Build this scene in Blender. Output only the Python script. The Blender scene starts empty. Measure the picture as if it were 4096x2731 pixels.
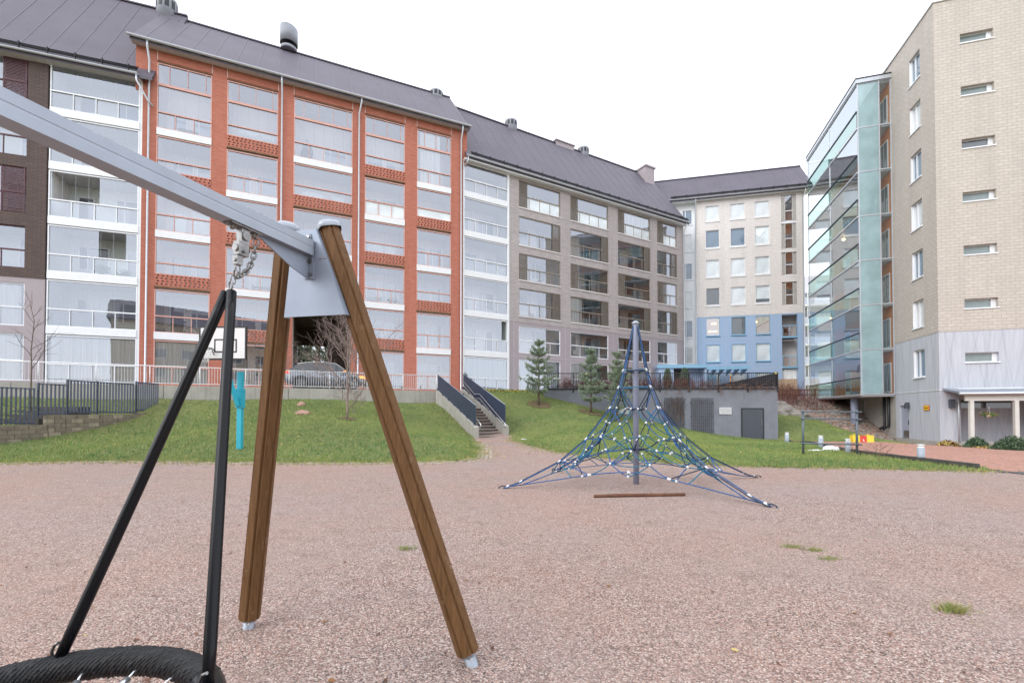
import bpy, math, random
import numpy as np
from mathutils import Vector, Matrix, noise
random.seed(7)
R = math.radians
S = bpy.context.scene
COL = S.collection

# ------------------------------------------------------------------ camera, sky, sun, exposure
cam_d = bpy.data.cameras.new('camera'); cam = bpy.data.objects.new('camera', cam_d); COL.objects.link(cam)
cam.location = (0, 0, 1.4); cam.rotation_euler = (R(91.0), 0, 0)
cam_d.sensor_width = 36; cam_d.lens = 1800*36/4096; cam_d.shift_y = 0.0630
cam_d.clip_start = 0.05; cam_d.clip_end = 3000
S.camera = cam
S.view_settings.view_transform = 'Standard'; S.view_settings.look = 'None'
S.view_settings.exposure = 0.95; S.view_settings.gamma = 1.0; S.view_settings.use_curve_mapping = False
S.render.engine = 'CYCLES'
S.cycles.use_denoising = True
S.cycles.max_bounces = 7; S.cycles.diffuse_bounces = 3; S.cycles.glossy_bounces = 3
S.cycles.transparent_max_bounces = 24; S.cycles.caustics_reflective = False; S.cycles.caustics_refractive = False
W = bpy.data.worlds.new('World'); S.world = W; W.use_nodes = True
nt = W.node_tree; nt.nodes.clear()
wo = nt.nodes.new('ShaderNodeOutputWorld'); bg = nt.nodes.new('ShaderNodeBackground')
sky = nt.nodes.new('ShaderNodeTexSky'); sky.sky_type = 'NISHITA'; sky.sun_disc = False
SUN_EL, SUN_AZ = 35, 230            # behind the camera, to the left, veiled by cloud
sky.sun_elevation = R(SUN_EL); sky.sun_rotation = R(SUN_AZ)
mx = nt.nodes.new('ShaderNodeMix'); mx.data_type = 'RGBA'
tc = nt.nodes.new('ShaderNodeTexCoord'); mp = nt.nodes.new('ShaderNodeMapping'); mp.inputs['Scale'].default_value = (1, 1, 3)
nz = nt.nodes.new('ShaderNodeTexNoise'); nz.inputs['Scale'].default_value = 1.6; nz.inputs['Detail'].default_value = 5
cr = nt.nodes.new('ShaderNodeValToRGB')          # the cloud deck: even, a little thicker in places
cr.color_ramp.elements[0].position = .3; cr.color_ramp.elements[0].color = (7.3, 7.6, 8.3, 1)
cr.color_ramp.elements[1].position = .7; cr.color_ramp.elements[1].color = (8.8, 9.05, 9.6, 1)
nt.links.new(tc.outputs['Generated'], mp.inputs[0]); nt.links.new(mp.outputs[0], nz.inputs[0])
nt.links.new(nz.outputs[0], cr.inputs[0])
mx.inputs[0].default_value = 0.9
nt.links.new(sky.outputs[0], mx.inputs[6]); nt.links.new(cr.outputs[0], mx.inputs[7])
nt.links.new(mx.outputs[2], bg.inputs[0]); bg.inputs[1].default_value = 0.12
nt.links.new(bg.outputs[0], wo.inputs[0])
sd = bpy.data.lights.new('sun', 'SUN'); sun = bpy.data.objects.new('sun', sd); COL.objects.link(sun)
sd.energy = .85; sd.angle = R(40); sd.color = (1, .98, .95)
_d = Vector((math.sin(R(SUN_AZ))*math.cos(R(SUN_EL)), math.cos(R(SUN_AZ))*math.cos(R(SUN_EL)), math.sin(R(SUN_EL))))
sun.rotation_euler = _d.to_track_quat('Z', 'Y').to_euler()

# ------------------------------------------------------------------ materials
MATS = {}
def newmat(name):
    m = bpy.data.materials.new(name); m.use_nodes = True
    n = m.node_tree.nodes; b = n['Principled BSDF']; MATS[name] = m
    return m, m.node_tree, b
def N(t, kind, **kw):
    n = t.nodes.new(kind)
    for k, v in kw.items(): n.inputs[k].default_value = v
    return n
def mixc(t, fac, a, b, mode='MIX'):
    n = t.nodes.new('ShaderNodeMix'); n.data_type = 'RGBA'; n.blend_type = mode
    for i, s in ((0, fac), (6, a), (7, b)):
        if hasattr(s, 'node'): t.links.new(s, n.inputs[i])
        elif i == 0: n.inputs[0].default_value = s
        else: n.inputs[i].default_value = (*s, 1) if len(s) == 3 else s
    return n.outputs[2]
def ramp(t, src, stops):
    n = t.nodes.new('ShaderNodeValToRGB'); e = n.color_ramp.elements
    while len(e) < len(stops): e.new(.5)
    for i, (p, c) in enumerate(stops):
        e[i].position = p; e[i].color = (c, c, c, 1) if isinstance(c, (int, float)) else (*c, 1)
    t.links.new(src, n.inputs[0]); return n.outputs[0]
def pos(t, scale=(1, 1, 1)):
    g = t.nodes.new('ShaderNodeTexCoord'); m = t.nodes.new('ShaderNodeMapping'); m.inputs['Scale'].default_value = scale
    t.links.new(g.outputs['Object'], m.inputs[0]); return m.outputs[0]
def uvs(t, scale=(1, 1, 1)):
    g = t.nodes.new('ShaderNodeTexCoord'); m = t.nodes.new('ShaderNodeMapping'); m.inputs['Scale'].default_value = scale
    t.links.new(g.outputs['UV'], m.inputs[0]); return m.outputs[0]
def noise_t(t, vec, scale, detail=4, rough=.6):
    n = N(t, 'ShaderNodeTexNoise', Scale=scale, Detail=detail, Roughness=rough); t.links.new(vec, n.inputs['Vector']); return n.outputs[0]
def bump(t, b, h, strength, dist=.02):
    n = N(t, 'ShaderNodeBump', Strength=strength, Distance=dist); t.links.new(h, n.inputs['Height']); t.links.new(n.outputs[0], b.inputs['Normal'])
def sh(c, k): return tuple(min(1, x*k) for x in c)
def pm(name, c, rough=.6, metal=0, var=.1, sc=3, bmp=0, bsc=40, coat=0, streak=0):
    m, t, b = newmat(name); v = pos(t)
    o = mixc(t, ramp(t, noise_t(t, v, sc), [(.3, 0), (.7, 1)]), sh(c, 1-var), sh(c, 1+var))
    if streak:
        s = noise_t(t, pos(t, (6, 6, .35)), 1.5, 5); o = mixc(t, ramp(t, s, [(.5, 0), (.8, streak)]), o, sh(c, .45))
    t.links.new(o, b.inputs['Base Color']); b.inputs['Roughness'].default_value = rough; b.inputs['Metallic'].default_value = metal
    if coat: b.inputs['Coat Weight'].default_value = coat
    if bmp: bump(t, b, noise_t(t, v, bsc, 6), bmp)
    return m
def brick(name, c1, c2, mortar, bw, rh, mort=.012, rough=.85, blot=.12):
    m, t, b = newmat(name); u = uvs(t)
    k = N(t, 'ShaderNodeTexBrick', Scale=1); k.inputs['Color1'].default_value = (*c1, 1); k.inputs['Color2'].default_value = (*c2, 1)
    k.inputs['Mortar'].default_value = (*mortar, 1); k.inputs['Mortar Size'].default_value = mort
    k.inputs['Brick Width'].default_value = bw; k.inputs['Row Height'].default_value = rh; k.inputs['Bias'].default_value = 0
    t.links.new(u, k.inputs['Vector'])
    n = noise_t(t, u, 1.3, 6, .65)
    o = mixc(t, ramp(t, n, [(.3, 0), (.75, 1)]), k.outputs[0], sh(k.inputs['Color1'].default_value[:3], 1.35), 'MIX')
    n2 = t.nodes.new('ShaderNodeMix'); n2.data_type = 'RGBA'
    n2.inputs[0].default_value = blot
    t.links.new(k.outputs[0], n2.inputs[6]); t.links.new(o, n2.inputs[7])
    n3 = mixc(t, ramp(t, noise_t(t, uvs(t, (3.2, 11, 1)), 1, 3), [(.35, .0), (.7, .5)]), n2.outputs[2], sh(c1, .66))
    n3 = mixc(t, ramp(t, noise_t(t, uvs(t, (1.1, 9, 1)), 1, 4, .7), [(.45, .0), (.75, .35)]), n3, sh(mortar, 1.35))
    n3 = mixc(t, ramp(t, noise_t(t, uvs(t, (.9, .09, 1)), 1, 6, .7), [(.42, .0), (.7, .3)]), n3, sh(c2, .6))
    t.links.new(n3, b.inputs['Base Color']); b.inputs['Roughness'].default_value = rough
    b.inputs['Specular IOR Level'].default_value = .25
    bump(t, b, k.outputs[1], -.5, .012)
    return m
def glass(name, tint, refl, ior_fac=.75, gc=(.9, .94, 1)):
    m = bpy.data.materials.new(name); m.use_nodes = True; t = m.node_tree; t.nodes.clear(); MATS[name] = m
    o = t.nodes.new('ShaderNodeOutputMaterial'); x = t.nodes.new('ShaderNodeMixShader')
    tr = t.nodes.new('ShaderNodeBsdfTransparent'); tr.inputs[0].default_value = (*tint, 1)
    gl = t.nodes.new('ShaderNodeBsdfGlossy'); gl.inputs[0].default_value = (*gc, 1); gl.inputs['Roughness'].default_value = .0
    lw = t.nodes.new('ShaderNodeLayerWeight'); lw.inputs[0].default_value = .35
    ma = t.nodes.new('ShaderNodeMath'); ma.operation = 'MULTIPLY_ADD'; ma.inputs[1].default_value = ior_fac; ma.inputs[2].default_value = refl; ma.use_clamp = True
    t.links.new(lw.outputs['Fresnel'], ma.inputs[0]); t.links.new(ma.outputs[0], x.inputs[0])
    # panes are never quite flat: a slow waviness bends the mirrored picture
    g = t.nodes.new('ShaderNodeTexCoord'); nn = N(t, 'ShaderNodeTexNoise', Scale=1.1, Detail=2); t.links.new(g.outputs['Object'], nn.inputs['Vector'])
    bp = N(t, 'ShaderNodeBump', Strength=.025, Distance=.04); t.links.new(nn.outputs[0], bp.inputs['Height']); t.links.new(bp.outputs[0], gl.inputs['Normal'])
    t.links.new(tr.outputs[0], x.inputs[1]); t.links.new(gl.outputs[0], x.inputs[2]); t.links.new(x.outputs[0], o.inputs[0])
    return m
def emis(name, c, s):
    m, t, b = newmat(name); b.inputs['Base Color'].default_value = (*c, 1)
    b.inputs['Emission Color'].default_value = (*c, 1); b.inputs['Emission Strength'].default_value = s; return m
def pane(name, c, refl=.35):       # glass with a blind or a dark room right behind it
    m, t, b = newmat(name); v = pos(t)
    o = mixc(t, ramp(t, noise_t(t, v, .8, 3), [(.3, 0), (.7, 1)]), sh(c, .8), sh(c, 1.15))
    t.links.new(o, b.inputs['Base Color']); b.inputs['Roughness'].default_value = .5
    b.inputs['Coat Weight'].default_value = 1; b.inputs['Coat Roughness'].default_value = .01; b.inputs['Coat IOR'].default_value = 1.5+refl
    return m

brick('red_brick', (.56, .18, .115), (.47, .13, .08), (.44, .24, .19), .27, .095, .014)
brick('brown_brick', (.165, .115, .095), (.115, .085, .08), (.07, .06, .06), .36, .10, .02)
brick('grey_brick', (.54, .49, .475), (.43, .385, .38), (.31, .28, .28), .42, .115, .014)
brick('cream_brick', (.84, .80, .76), (.77, .73, .695), (.58, .54, .52), .33, .145, .016)
brick('tower_brick', (.61, .555, .495), (.55, .50, .445), (.39, .35, .31), .42, .185, .016)
pm('roof_metal', (.098, .085, .11), .58, .0, .10, .6, streak=.10)
pm('roof_seam', (.125, .115, .14), .5)
pm('gutter_metal', (.55, .58, .62), .35, .4, .05)
pm('dark_metal', (.025, .025, .03), .5, .2, .1)
pm('white_paint', (.80, .81, .82), .45, 0, .03, streak=.06)
pm('white_frame', (.83, .85, .88), .35, 0, .02)
pm('salmon_frame', (.66, .36, .30), .4, 0, .05)
pm('maroon_frame', (.095, .03, .04), .4, 0, .08)
pm('bronze_frame', (.30, .255, .21), .4, .1, .05)
pm('inner_wall', (.80, .77, .76), .8, 0, .04)
pm('inner_pink', (.84, .75, .73), .8, 0, .04)
pm('inner_green', (.74, .80, .77), .8, 0, .04)
pm('soffit_grey', (.55, .55, .56), .8, 0, .06)
pm('mauve_panel', (.37, .32, .335), .6, 0, .03, streak=.05)
pm('blue_panel', (.35, .47, .65), .6, 0, .02)
pm('sky_blue_paint', (.24, .45, .63), .5, 0, .05)
pm('pale_render', (.87, .89, .90), .8, 0, .03)
pm('concrete', (.40, .385, .345), .85, 0, .12, 1.5, .25, 25, streak=.5)
pm('shelter_plaster', (.205, .215, .25), .85, 0, .12, 1.2, .2, 30, streak=.18)
pm('louver_brown', (.20, .17, .14), .6, 0, .1)
pm('navy_panel', (.035, .05, .085), .45, 0, .12)
pm('steel', (.27, .265, .26), .36, .85, .25, 25)
pm('joint_grey', (.30, .33, .36), .5)
pm('galvanised', (.36, .40, .46), .45, .45, .06, 6)
pm('plate_grey', (.30, .35, .43), .5, .25, .05, 8)
pm('cap_grey', (.36, .40, .46), .25, .1, .05)
pm('black_rubber', (.0035, .004, .006), .42, 0, .2, 3, .05, 30, coat=.22)
MATS['black_rubber'].node_tree.nodes['Principled BSDF'].inputs['Specular IOR Level'].default_value = .2
MATS['black_rubber'].node_tree.nodes['Principled BSDF'].inputs['Coat Roughness'].default_value = .12
pm('black_rope', (.010, .010, .012), .5, 0, .3, 60, .4, 200)
pm('turquoise_paint', (.03, .40, .52), .45, 0, .06)
pm('board_white', (.75, .75, .74), .5, 0, .04)
pm('black_paint', (.02, .02, .022), .5, 0, .1)
pm('net_blue', (.012, .09, .27), .5, 0, .35, 14)
pm('net_teal', (.012, .14, .22), .5, 0, .3, 14)
pm('mast_grey', (.27, .30, .40), .45, 0, .05)
pm('knob_white', (.70, .71, .72), .4, 0, .05)
pm('ferrule', (.72, .74, .76), .25, .8, .05)
pm('bark', (.15, .115, .09), .9, 0, .3, 12, .5, 40)
pm('bark_pale', (.30, .225, .20), .9, 0, .3, 12, .5, 40)
pm('red_twig', (.15, .055, .045), .85, 0, .35, 3)
pm('brown_twig', (.20, .12, .09), .85, 0, .35, 3)
pm('conifer', (.045, .085, .045), .8, 0, .35, 4)
pm('slit_pane', (.22, .27, .27), .3, coat=.6)
pm('vent_grey', (.27, .28, .32), .6)
pm('rust', (.25, .12, .05), .9)
pm('needle', (.20, .26, .18), .75, 0, .35, 3)
pm('needle_light', (.36, .42, .29), .75, 0, .3, 3)
pm('stone_grey', (.27, .245, .215), .9, 0, .3, 2.5, .6, 12)
pm('stone_pink', (.40, .25, .19), .9, 0, .3, 4, .6, 14)
pm('timber_dark', (.075, .07, .062), .9, 0, .3, 6, .5, 40)
pm('timber_brown', (.22, .11, .06), .8, 0, .25, 6, .4, 40)
pm('log_bark', (.13, .055, .028), .75, 0, .35, 8, .6, 30)
pm('yellow_plastic', (.80, .60, .05), .45, 0, .08)
pm('red_plastic', (.62, .06, .04), .45, 0, .1)
pm('sign_yellow', (.85, .50, .01), .5, 0, .03)
pm('juniper', (.045, .085, .045), .8, 0, .35, 4)
pm('juniper_light', (.10, .155, .08), .8, 0, .35, 4)
pm('bar_slate', (.11, .14, .17), .4, .1)
pm('bollard_grey', (.34, .39, .45), .4, 0, .04)
pm('door_grey', (.065, .075, .095), .5, 0, .06)
pm('door_blue', (.36, .38, .47), .5, 0, .04)
pm('car_paint', (.15, .165, .195), .25, .5, .05, coat=1)
pm('tyre', (.02, .02, .02), .8)
pm('asphalt', (.10, .10, .11), .9, 0, .2, 20, .4, 90)
pm('road_grey', (.27, .26, .26), .9, 0, .15, 2, .3, 90)
pm('cloth_pale', (.62, .68, .70), .8, 0, .12, 5)
pm('cloth_grey', (.30, .33, .37), .8, 0, .12, 5)
pm('cloth_peach', (.50, .36, .28), .8, 0, .15, 4)
pm('dark_item', (.03, .03, .035), .6)
pm('bamboo', (.42, .27, .13), .7, 0, .2, 8)
pm('bag_white', (.80, .80, .82), .5, 0, .05)
pm('leaf_yellow', (.55, .42, .12), .7, 0, .4, 6)
pm('leaf_green', (.10, .20, .05), .7, 0, .4, 6)
pm('porch_wood', (.62, .60, .56), .6, 0, .05)
pm('orange_wall', (.78, .26, .09), .8, 0, .06)
pm('inner_dark', (.10, .10, .10), .8)
pm('far_wall', (.70, .68, .74), .8, 0, .03)
pm('tan_wall', (.45, .36, .27), .85, 0, .1)
pm('passage_dark', (.13, .105, .08), .85, 0, .15)
pm('moss', (.20, .22, .07), .95, 0, .3, 4, .5, 20)
glass('clear_glass', (.99, 1, 1),   .265, .66, (.88, .92, 1))
glass('bay_glass', (.88, .94, .93), .10, .42, (.85, .92, .97))
glass('green_glass', (.55, .78, .72), .12, .40, (.75, .92, .88))
pane('blind_pane', (.66, .72, .74)); pane('dark_pane', (.07, .085, .10)); pane('blue_pane', (.10, .17, .25)); pane('curtain_pane', (.60, .62, .62))
m = pane('milk_pane', (.29, .43, .455), .2); m.node_tree.nodes['Principled BSDF'].inputs['Roughness'].default_value = .4
emis('warm_lamp', (1, .62, .25), 6.0)
emis('car_lamp', (1, .35, .06), 1.3); emis('car_tail', (1, .06, .03), 1.2)
# lit room seen through a pane: a lamp-lit wall, so it glows faintly
m, t, b = newmat('lit_room'); b.inputs['Base Color'].default_value = (.30, .22, .15, 1); b.inputs['Emission Color'].default_value = (.5, .32, .17, 1); b.inputs['Emission Strength'].default_value = .25

# curtains: vertical folds, their shade mixed into the colour as well as bumped
for nm, c in (('curtain_white', (.86, .88, .88)), ('curtain_blue', (.52, .62, .67))):
    m, t, b = newmat(nm)
    w = noise_t(t, uvs(t, (5.5, .12, 1)), 1.6, 4, .7); o = mixc(t, ramp(t, w, [(.35, 0), (.65, 1)]), sh(c, .78), sh(c, 1.08))
    t.links.new(o, b.inputs['Base Color']); b.inputs['Roughness'].default_value = .9; bump(t, b, w, .8, .05)
# concrete cast in boards with scored slanting lines
m, t, b = newmat('scored_concrete'); o = None
base = mixc(t, ramp(t, noise_t(t, uvs(t, (7, .5, 1)), 1, 5, .7), [(.3, 0), (.7, 1)]), (.44, .46, .505), (.56, .58, .63))
sep = t.nodes.new('ShaderNodeSeparateXYZ'); t.links.new(uvs(t), sep.inputs[0])
for sl, per, off in ((.16, 1.3, 0), (-.20, 1.1, .4), (.07, .9, .2), (-.09, 1.7, .9)):
    a = t.nodes.new('ShaderNodeMath'); a.operation = 'MULTIPLY_ADD'; a.inputs[1].default_value = sl; t.links.new(sep.outputs[1], a.inputs[0]); t.links.new(sep.outputs[0], a.inputs[2])
    a2 = t.nodes.new('ShaderNodeMath'); a2.operation = 'MULTIPLY_ADD'; a2.inputs[1].default_value = 1/per; a2.inputs[2].default_value = off; t.links.new(a.outputs[0], a2.inputs[0])
    f = t.nodes.new('ShaderNodeMath'); f.operation = 'PINGPONG'; f.inputs[1].default_value = .5; t.links.new(a2.outputs[0], f.inputs[0])
    base = mixc(t, ramp(t, f.outputs[0], [(.0, .38), (.045, 0)]), base, (.34, .35, .42))
t.links.new(base, b.inputs['Base Color']); b.inputs['Roughness'].default_value = .85
# stained timber of the swing posts
m, t, b = newmat('post_wood')
g = noise_t(t, pos(t, (60, 60, 2.2)), 1.0, 6, .7); k = noise_t(t, pos(t, (1, 1, 1)), 9, 3)
o = mixc(t, ramp(t, g, [(.3, 0), (.7, 1)]), (.105, .053, .021), (.20, .105, .046))
o = mixc(t, ramp(t, k, [(.62, 0), (.75, .6)]), o, (.30, .19, .12))
t.links.new(o, b.inputs['Base Color']); b.inputs['Roughness'].default_value = .62; b.inputs['Specular IOR Level'].default_value = .2; bump(t, b, g, .35, .004)
# gravel
def gravel(name, sc, tones, patch):
    m, t, b = newmat(name); v = pos(t)
    vo = N(t, 'ShaderNodeTexVoronoi', Scale=sc); t.links.new(v, vo.inputs['Vector'])
    vo2 = N(t, 'ShaderNodeTexVoronoi', Scale=sc*.45); t.links.new(v, vo2.inputs['Vector'])
    sp = t.nodes.new('ShaderNodeSeparateColor'); t.links.new(vo.outputs['Color'], sp.inputs[0])
    o = ramp(t, sp.outputs[0], tones)
    sp2 = t.nodes.new('ShaderNodeSeparateColor'); t.links.new(vo2.outputs['Color'], sp2.inputs[0])
    o = mixc(t, .12, o, ramp(t, sp2.outputs[1], tones))
    p = noise_t(t, v, .55, 6, .7); o = mixc(t, ramp(t, p, [(.38, 0), (.62, 1)]), o, mixc(t, .5, o, patch), 'MIX')
    w_ = noise_t(t, v, .22, 4, .6); o = mixc(t, ramp(t, w_, [(.40, 0), (.58, .6)]), o, mixc(t, .5, o, (.50, .28, .20)))
    d = noise_t(t, v, 3.2, 6, .75); o = mixc(t, ramp(t, d, [(.53, 0), (.70, .55)]), o, (.20, .135, .105))
    gap = ramp(t, vo.outputs['Distance'], [(.35, 0), (.8, .55)]); o = mixc(t, gap, o, (.10, .075, .065))
    t.links.new(o, b.inputs['Base Color']); b.inputs['Roughness'].default_value = .82
    ad = t.nodes.new('ShaderNodeMath'); ad.operation = 'MULTIPLY_ADD'; ad.inputs[1].default_value = -1; t.links.new(vo.outputs['Distance'], ad.inputs[0]); t.links.new(d, ad.inputs[2])
    bump(t, b, ad.outputs[0], .8, .012)
    if name == 'gravel':
        n1 = b.inputs['Normal'].links[0].from_node; n0 = N(t, 'ShaderNodeBump', Strength=.55, Distance=.09)
        t.links.new(noise_t(t, v, 2.6, 5, .6), n0.inputs['Height']); t.links.new(n0.outputs[0], n1.inputs['Normal'])
    return m
gravel('gravel', 98, [(0, (.012, .011, .013)), (.16, (.085, .055, .05)), (.32, (.34, .19, .15)), (.55, (.50, .32, .255)), (.76, (.47, .37, .335)), (1, (.92, .78, .69))], (.41, .335, .31))
gravel('pavers_red', 14, [(0, (.36, .16, .11)), (.5, (.46, .22, .16)), (1, (.54, .29, .22))], (.44, .22, .16))
gravel('riprap', 5, [(0, (.10, .08, .06)), (.5, (.28, .24, .20)), (1, (.50, .46, .42))], (.25, .20, .16))
# lawn soil under the blades
m, t, b = newmat('lawn'); v = pos(t)
o = mixc(t, ramp(t, noise_t(t, v, .35, 5), [(.35, 0), (.65, 1)]), (.10, .155, .05), (.20, .21, .075))
o = mixc(t, ramp(t, noise_t(t, v, 14, 5, .7), [(.35, 0), (.7, .7)]), o, (.20, .20, .08))
t.links.new(o, b.inputs['Base Color']); b.inputs['Roughness'].default_value = .95; bump(t, b, noise_t(t, v, 30, 5), .8, .03)
for nm, c1, c2, c3 in (('grass_blade', (.085, .20, .05), (.22, .32, .075), (.38, .38, .15)), ('grass_dry', (.36, .33, .10), (.45, .38, .15), (.24, .27, .07))):
    m, t, b = newmat(nm); v = pos(t)
    o = mixc(t, ramp(t, noise_t(t, v, .3, 5), [(.42, 0), (.58, 1)]), c1, c2)
    o = mixc(t, ramp(t, noise_t(t, v, 1.3, 5, .7), [(.4, 0), (.68, .6)]), o, sh(c1, .75))
    o = mixc(t, ramp(t, noise_t(t, v, 5, 4, .7), [(.42, 0), (.66, .8)]), o, c3)
    t.links.new(o, b.inputs['Base Color']); b.inputs['Roughness'].default_value = .7
def M(*n): return [MATS[x] for x in n]

# ------------------------------------------------------------------ mesh builder
class MB:
    def __init__(s): s.v = []; s.f = []; s.m = []; s.sm = []
    def face(s, idx, m=0, smooth=False): s.f.append(idx); s.m.append(m); s.sm.append(smooth)
    def box(s, x0, x1, y0, y1, z0, z1, m=0):
        if x1 < x0: x0, x1 = x1, x0
        if y1 < y0: y0, y1 = y1, y0
        if z1 < z0: z0, z1 = z1, z0
        b = len(s.v)
        s.v += [(x0, y0, z0), (x1, y0, z0), (x1, y1, z0), (x0, y1, z0), (x0, y0, z1), (x1, y0, z1), (x1, y1, z1), (x0, y1, z1)]
        for q in ((0, 3, 2, 1), (4, 5, 6, 7), (0, 1, 5, 4), (1, 2, 6, 5), (2, 3, 7, 6), (3, 0, 4, 7)): s.face([b+i for i in q], m)
        return s
    def hexa(s, p, m=0):           # 8 corners: bottom ring then top ring
        b = len(s.v); s.v += [tuple(q) for q in p]
        for q in ((0, 3, 2, 1), (4, 5, 6, 7), (0, 1, 5, 4), (1, 2, 6, 5), (2, 3, 7, 6), (3, 0, 4, 7)): s.face([b+i for i in q], m)
        return s
    def prism(s, poly, off, m=0):  # polygon of 3-D points swept by off
        b = len(s.v); n = len(poly); o = Vector(off)
        s.v += [tuple(p) for p in poly] + [tuple(Vector(p)+o) for p in poly]
        s.face([b+i for i in range(n)][::-1], m); s.face([b+n+i for i in range(n)], m)
        for i in range(n): j = (i+1) % n; s.face([b+i, b+j, b+n+j, b+n+i], m)
        return s
    def tube(s, pts, r, n=8, m=0, cap=True, smooth=True, closed=False):
        pts = [Vector(p) for p in pts]; k = len(pts); rs = r if isinstance(r, (list, tuple)) else [r]*k
        b = len(s.v); prev = None
        for i, p in enumerate(pts):
            if closed: d = pts[(i+1) % k]-pts[i-1]
            else: d = pts[min(i+1, k-1)]-pts[max(i-1, 0)]
            if d.length < 1e-9: d = Vector((0, 0, 1))
            d.normalize()
            if prev is None:
                a = Vector((0, 0, 1)) if abs(d.z) < .9 else Vector((1, 0, 0)); u = d.cross(a).normalized()
            else:
                u = (prev - d*prev.dot(d))
                u = u.normalized() if u.length > 1e-6 else d.orthogonal().normalized()
            prev = u; w = d.cross(u)
            for j in range(n):
                a = 2*math.pi*j/n; s.v.append(tuple(p+(u*math.cos(a)+w*math.sin(a))*rs[i]))
        for i in range(k if closed else k-1):
            i2 = (i+1) % k
            for j in range(n): s.face([b+i*n+j, b+i*n+(j+1) % n, b+i2*n+(j+1) % n, b+i2*n+j], m, smooth)
        if cap and not closed:
            s.face([b+j for j in range(n)][::-1], m); s.face([b+(k-1)*n+j for j in range(n)], m)
        return s
    def lathe(s, prof, c=(0, 0, 0), n=16, m=0, smooth=True):
        b = len(s.v); k = len(prof)
        for r, z in prof:
            for j in range(n): a = 2*math.pi*j/n; s.v.append((c[0]+r*math.cos(a), c[1]+r*math.sin(a), c[2]+z))
        for i in range(k-1):
            for j in range(n): s.face([b+i*n+j, b+i*n+(j+1) % n, b+(i+1)*n+(j+1) % n, b+(i+1)*n+j], m, smooth)
        s.face([b+j for j in range(n)][::-1], m); s.face([b+(k-1)*n+j for j in range(n)], m)
        return s
    def ball(s, c, r, n=8, m=0, sq=(1, 1, 1)):
        b = len(s.v); h = n//2+1
        for i in range(h):
            t = math.pi*(i+.0)/(h-1); rr = max(math.sin(t), 1e-3)
            for j in range(n): a = 2*math.pi*j/n; s.v.append((c[0]+r*sq[0]*rr*math.cos(a), c[1]+r*sq[1]*rr*math.sin(a), c[2]-r*sq[2]*math.cos(t)))
        for i in range(h-1):
            for j in range(n): s.face([b+i*n+j, b+i*n+(j+1) % n, b+(i+1)*n+(j+1) % n, b+(i+1)*n+j], m, True)
        return s
    def wall(s, x0, x1, z0, z1, holes, y0, y1, m=0):   # wall with rectangular openings (hx0,hx1,hz0,hz1)
        xs = sorted({x0, x1, *[h[0] for h in holes], *[h[1] for h in holes]}); xs = [x for x in xs if x0 <= x <= x1]
        for a, b_ in zip(xs[:-1], xs[1:]):
            c = (a+b_)/2; hz = sorted((h[2], h[3]) for h in holes if h[0] < c < h[1]); z = z0
            for p, q in hz:
                if p > z+1e-6: s.box(a, b_, y0, y1, z, p, m)
                z = max(z, q)
            if z1 > z+1e-6: s.box(a, b_, y0, y1, z, z1, m)
        return s
    def mesh(s, name, mats):
        me = bpy.data.meshes.new(name); me.from_pydata(s.v, [], s.f)
        for mt in mats: me.materials.append(mt if not isinstance(mt, str) else MATS[mt])
        me.polygons.foreach_set('material_index', s.m); me.polygons.foreach_set('use_smooth', s.sm)
        n = len(me.loops); vi = np.empty(n, np.int32); me.loops.foreach_get('vertex_index', vi)
        co = np.array(s.v, np.float32)[vi]; nf = len(me.polygons)
        nr = np.empty(nf*3, np.float32); me.polygons.foreach_get('normal', nr); nr = np.abs(nr.reshape(-1, 3))
        lt = np.empty(nf, np.int32); me.polygons.foreach_get('loop_total', lt); nr = np.repeat(nr, lt, axis=0)
        uv = np.empty((n, 2), np.float32)
        top = nr[:, 2] > .8; side = (~top) & (nr[:, 0] > nr[:, 1])
        uv[:, 0] = np.where(side, co[:, 1], co[:, 0]); uv[:, 1] = np.where(top, co[:, 1], co[:, 2])
        l = me.uv_layers.new(name='uv'); l.data.foreach_set('uv', uv.ravel()); me.update(); return me
    def build(s, name, mats, parent=None, loc=None, mw=None):
        return link(name, s.mesh(name, mats if isinstance(mats, (list, tuple)) else [mats]), parent, loc)
def link(name, me, parent=None, loc=None):
    o = bpy.data.objects.new(name, me); COL.objects.link(o)
    if parent is not None: o.parent = parent
    if loc is not None: o.location = loc
    return o
def thing(name, label, cat, loc=(0, 0, 0), rz=0, group=None):
    o = bpy.data.objects.new(name, None); COL.objects.link(o); o.location = loc; o.rotation_euler = (0, 0, rz)
    o.empty_display_size = .2
    return tag(o, label, cat, group)
def tag(o, label, cat, group=None, kind=None):
    o['label'] = label; o['category'] = cat
    if group: o['group'] = group
    if kind: o['kind'] = kind
    return o
def struct(o, kind='structure'): o['kind'] = kind; return o
def copy_tree(o, parent=None):
    c = o.copy(); COL.objects.link(c)
    if parent is not None: c.parent = parent
    for ch in list(o.children): copy_tree(ch, c)
    return c
CACHE = {}
def cached(key, name, fn, mats):
    if key not in CACHE:
        b = MB(); fn(b); CACHE[key] = b.mesh(name, [MATS[x] for x in mats])
    return CACHE[key]
def rr(a, b): return random.uniform(a, b)
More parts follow.
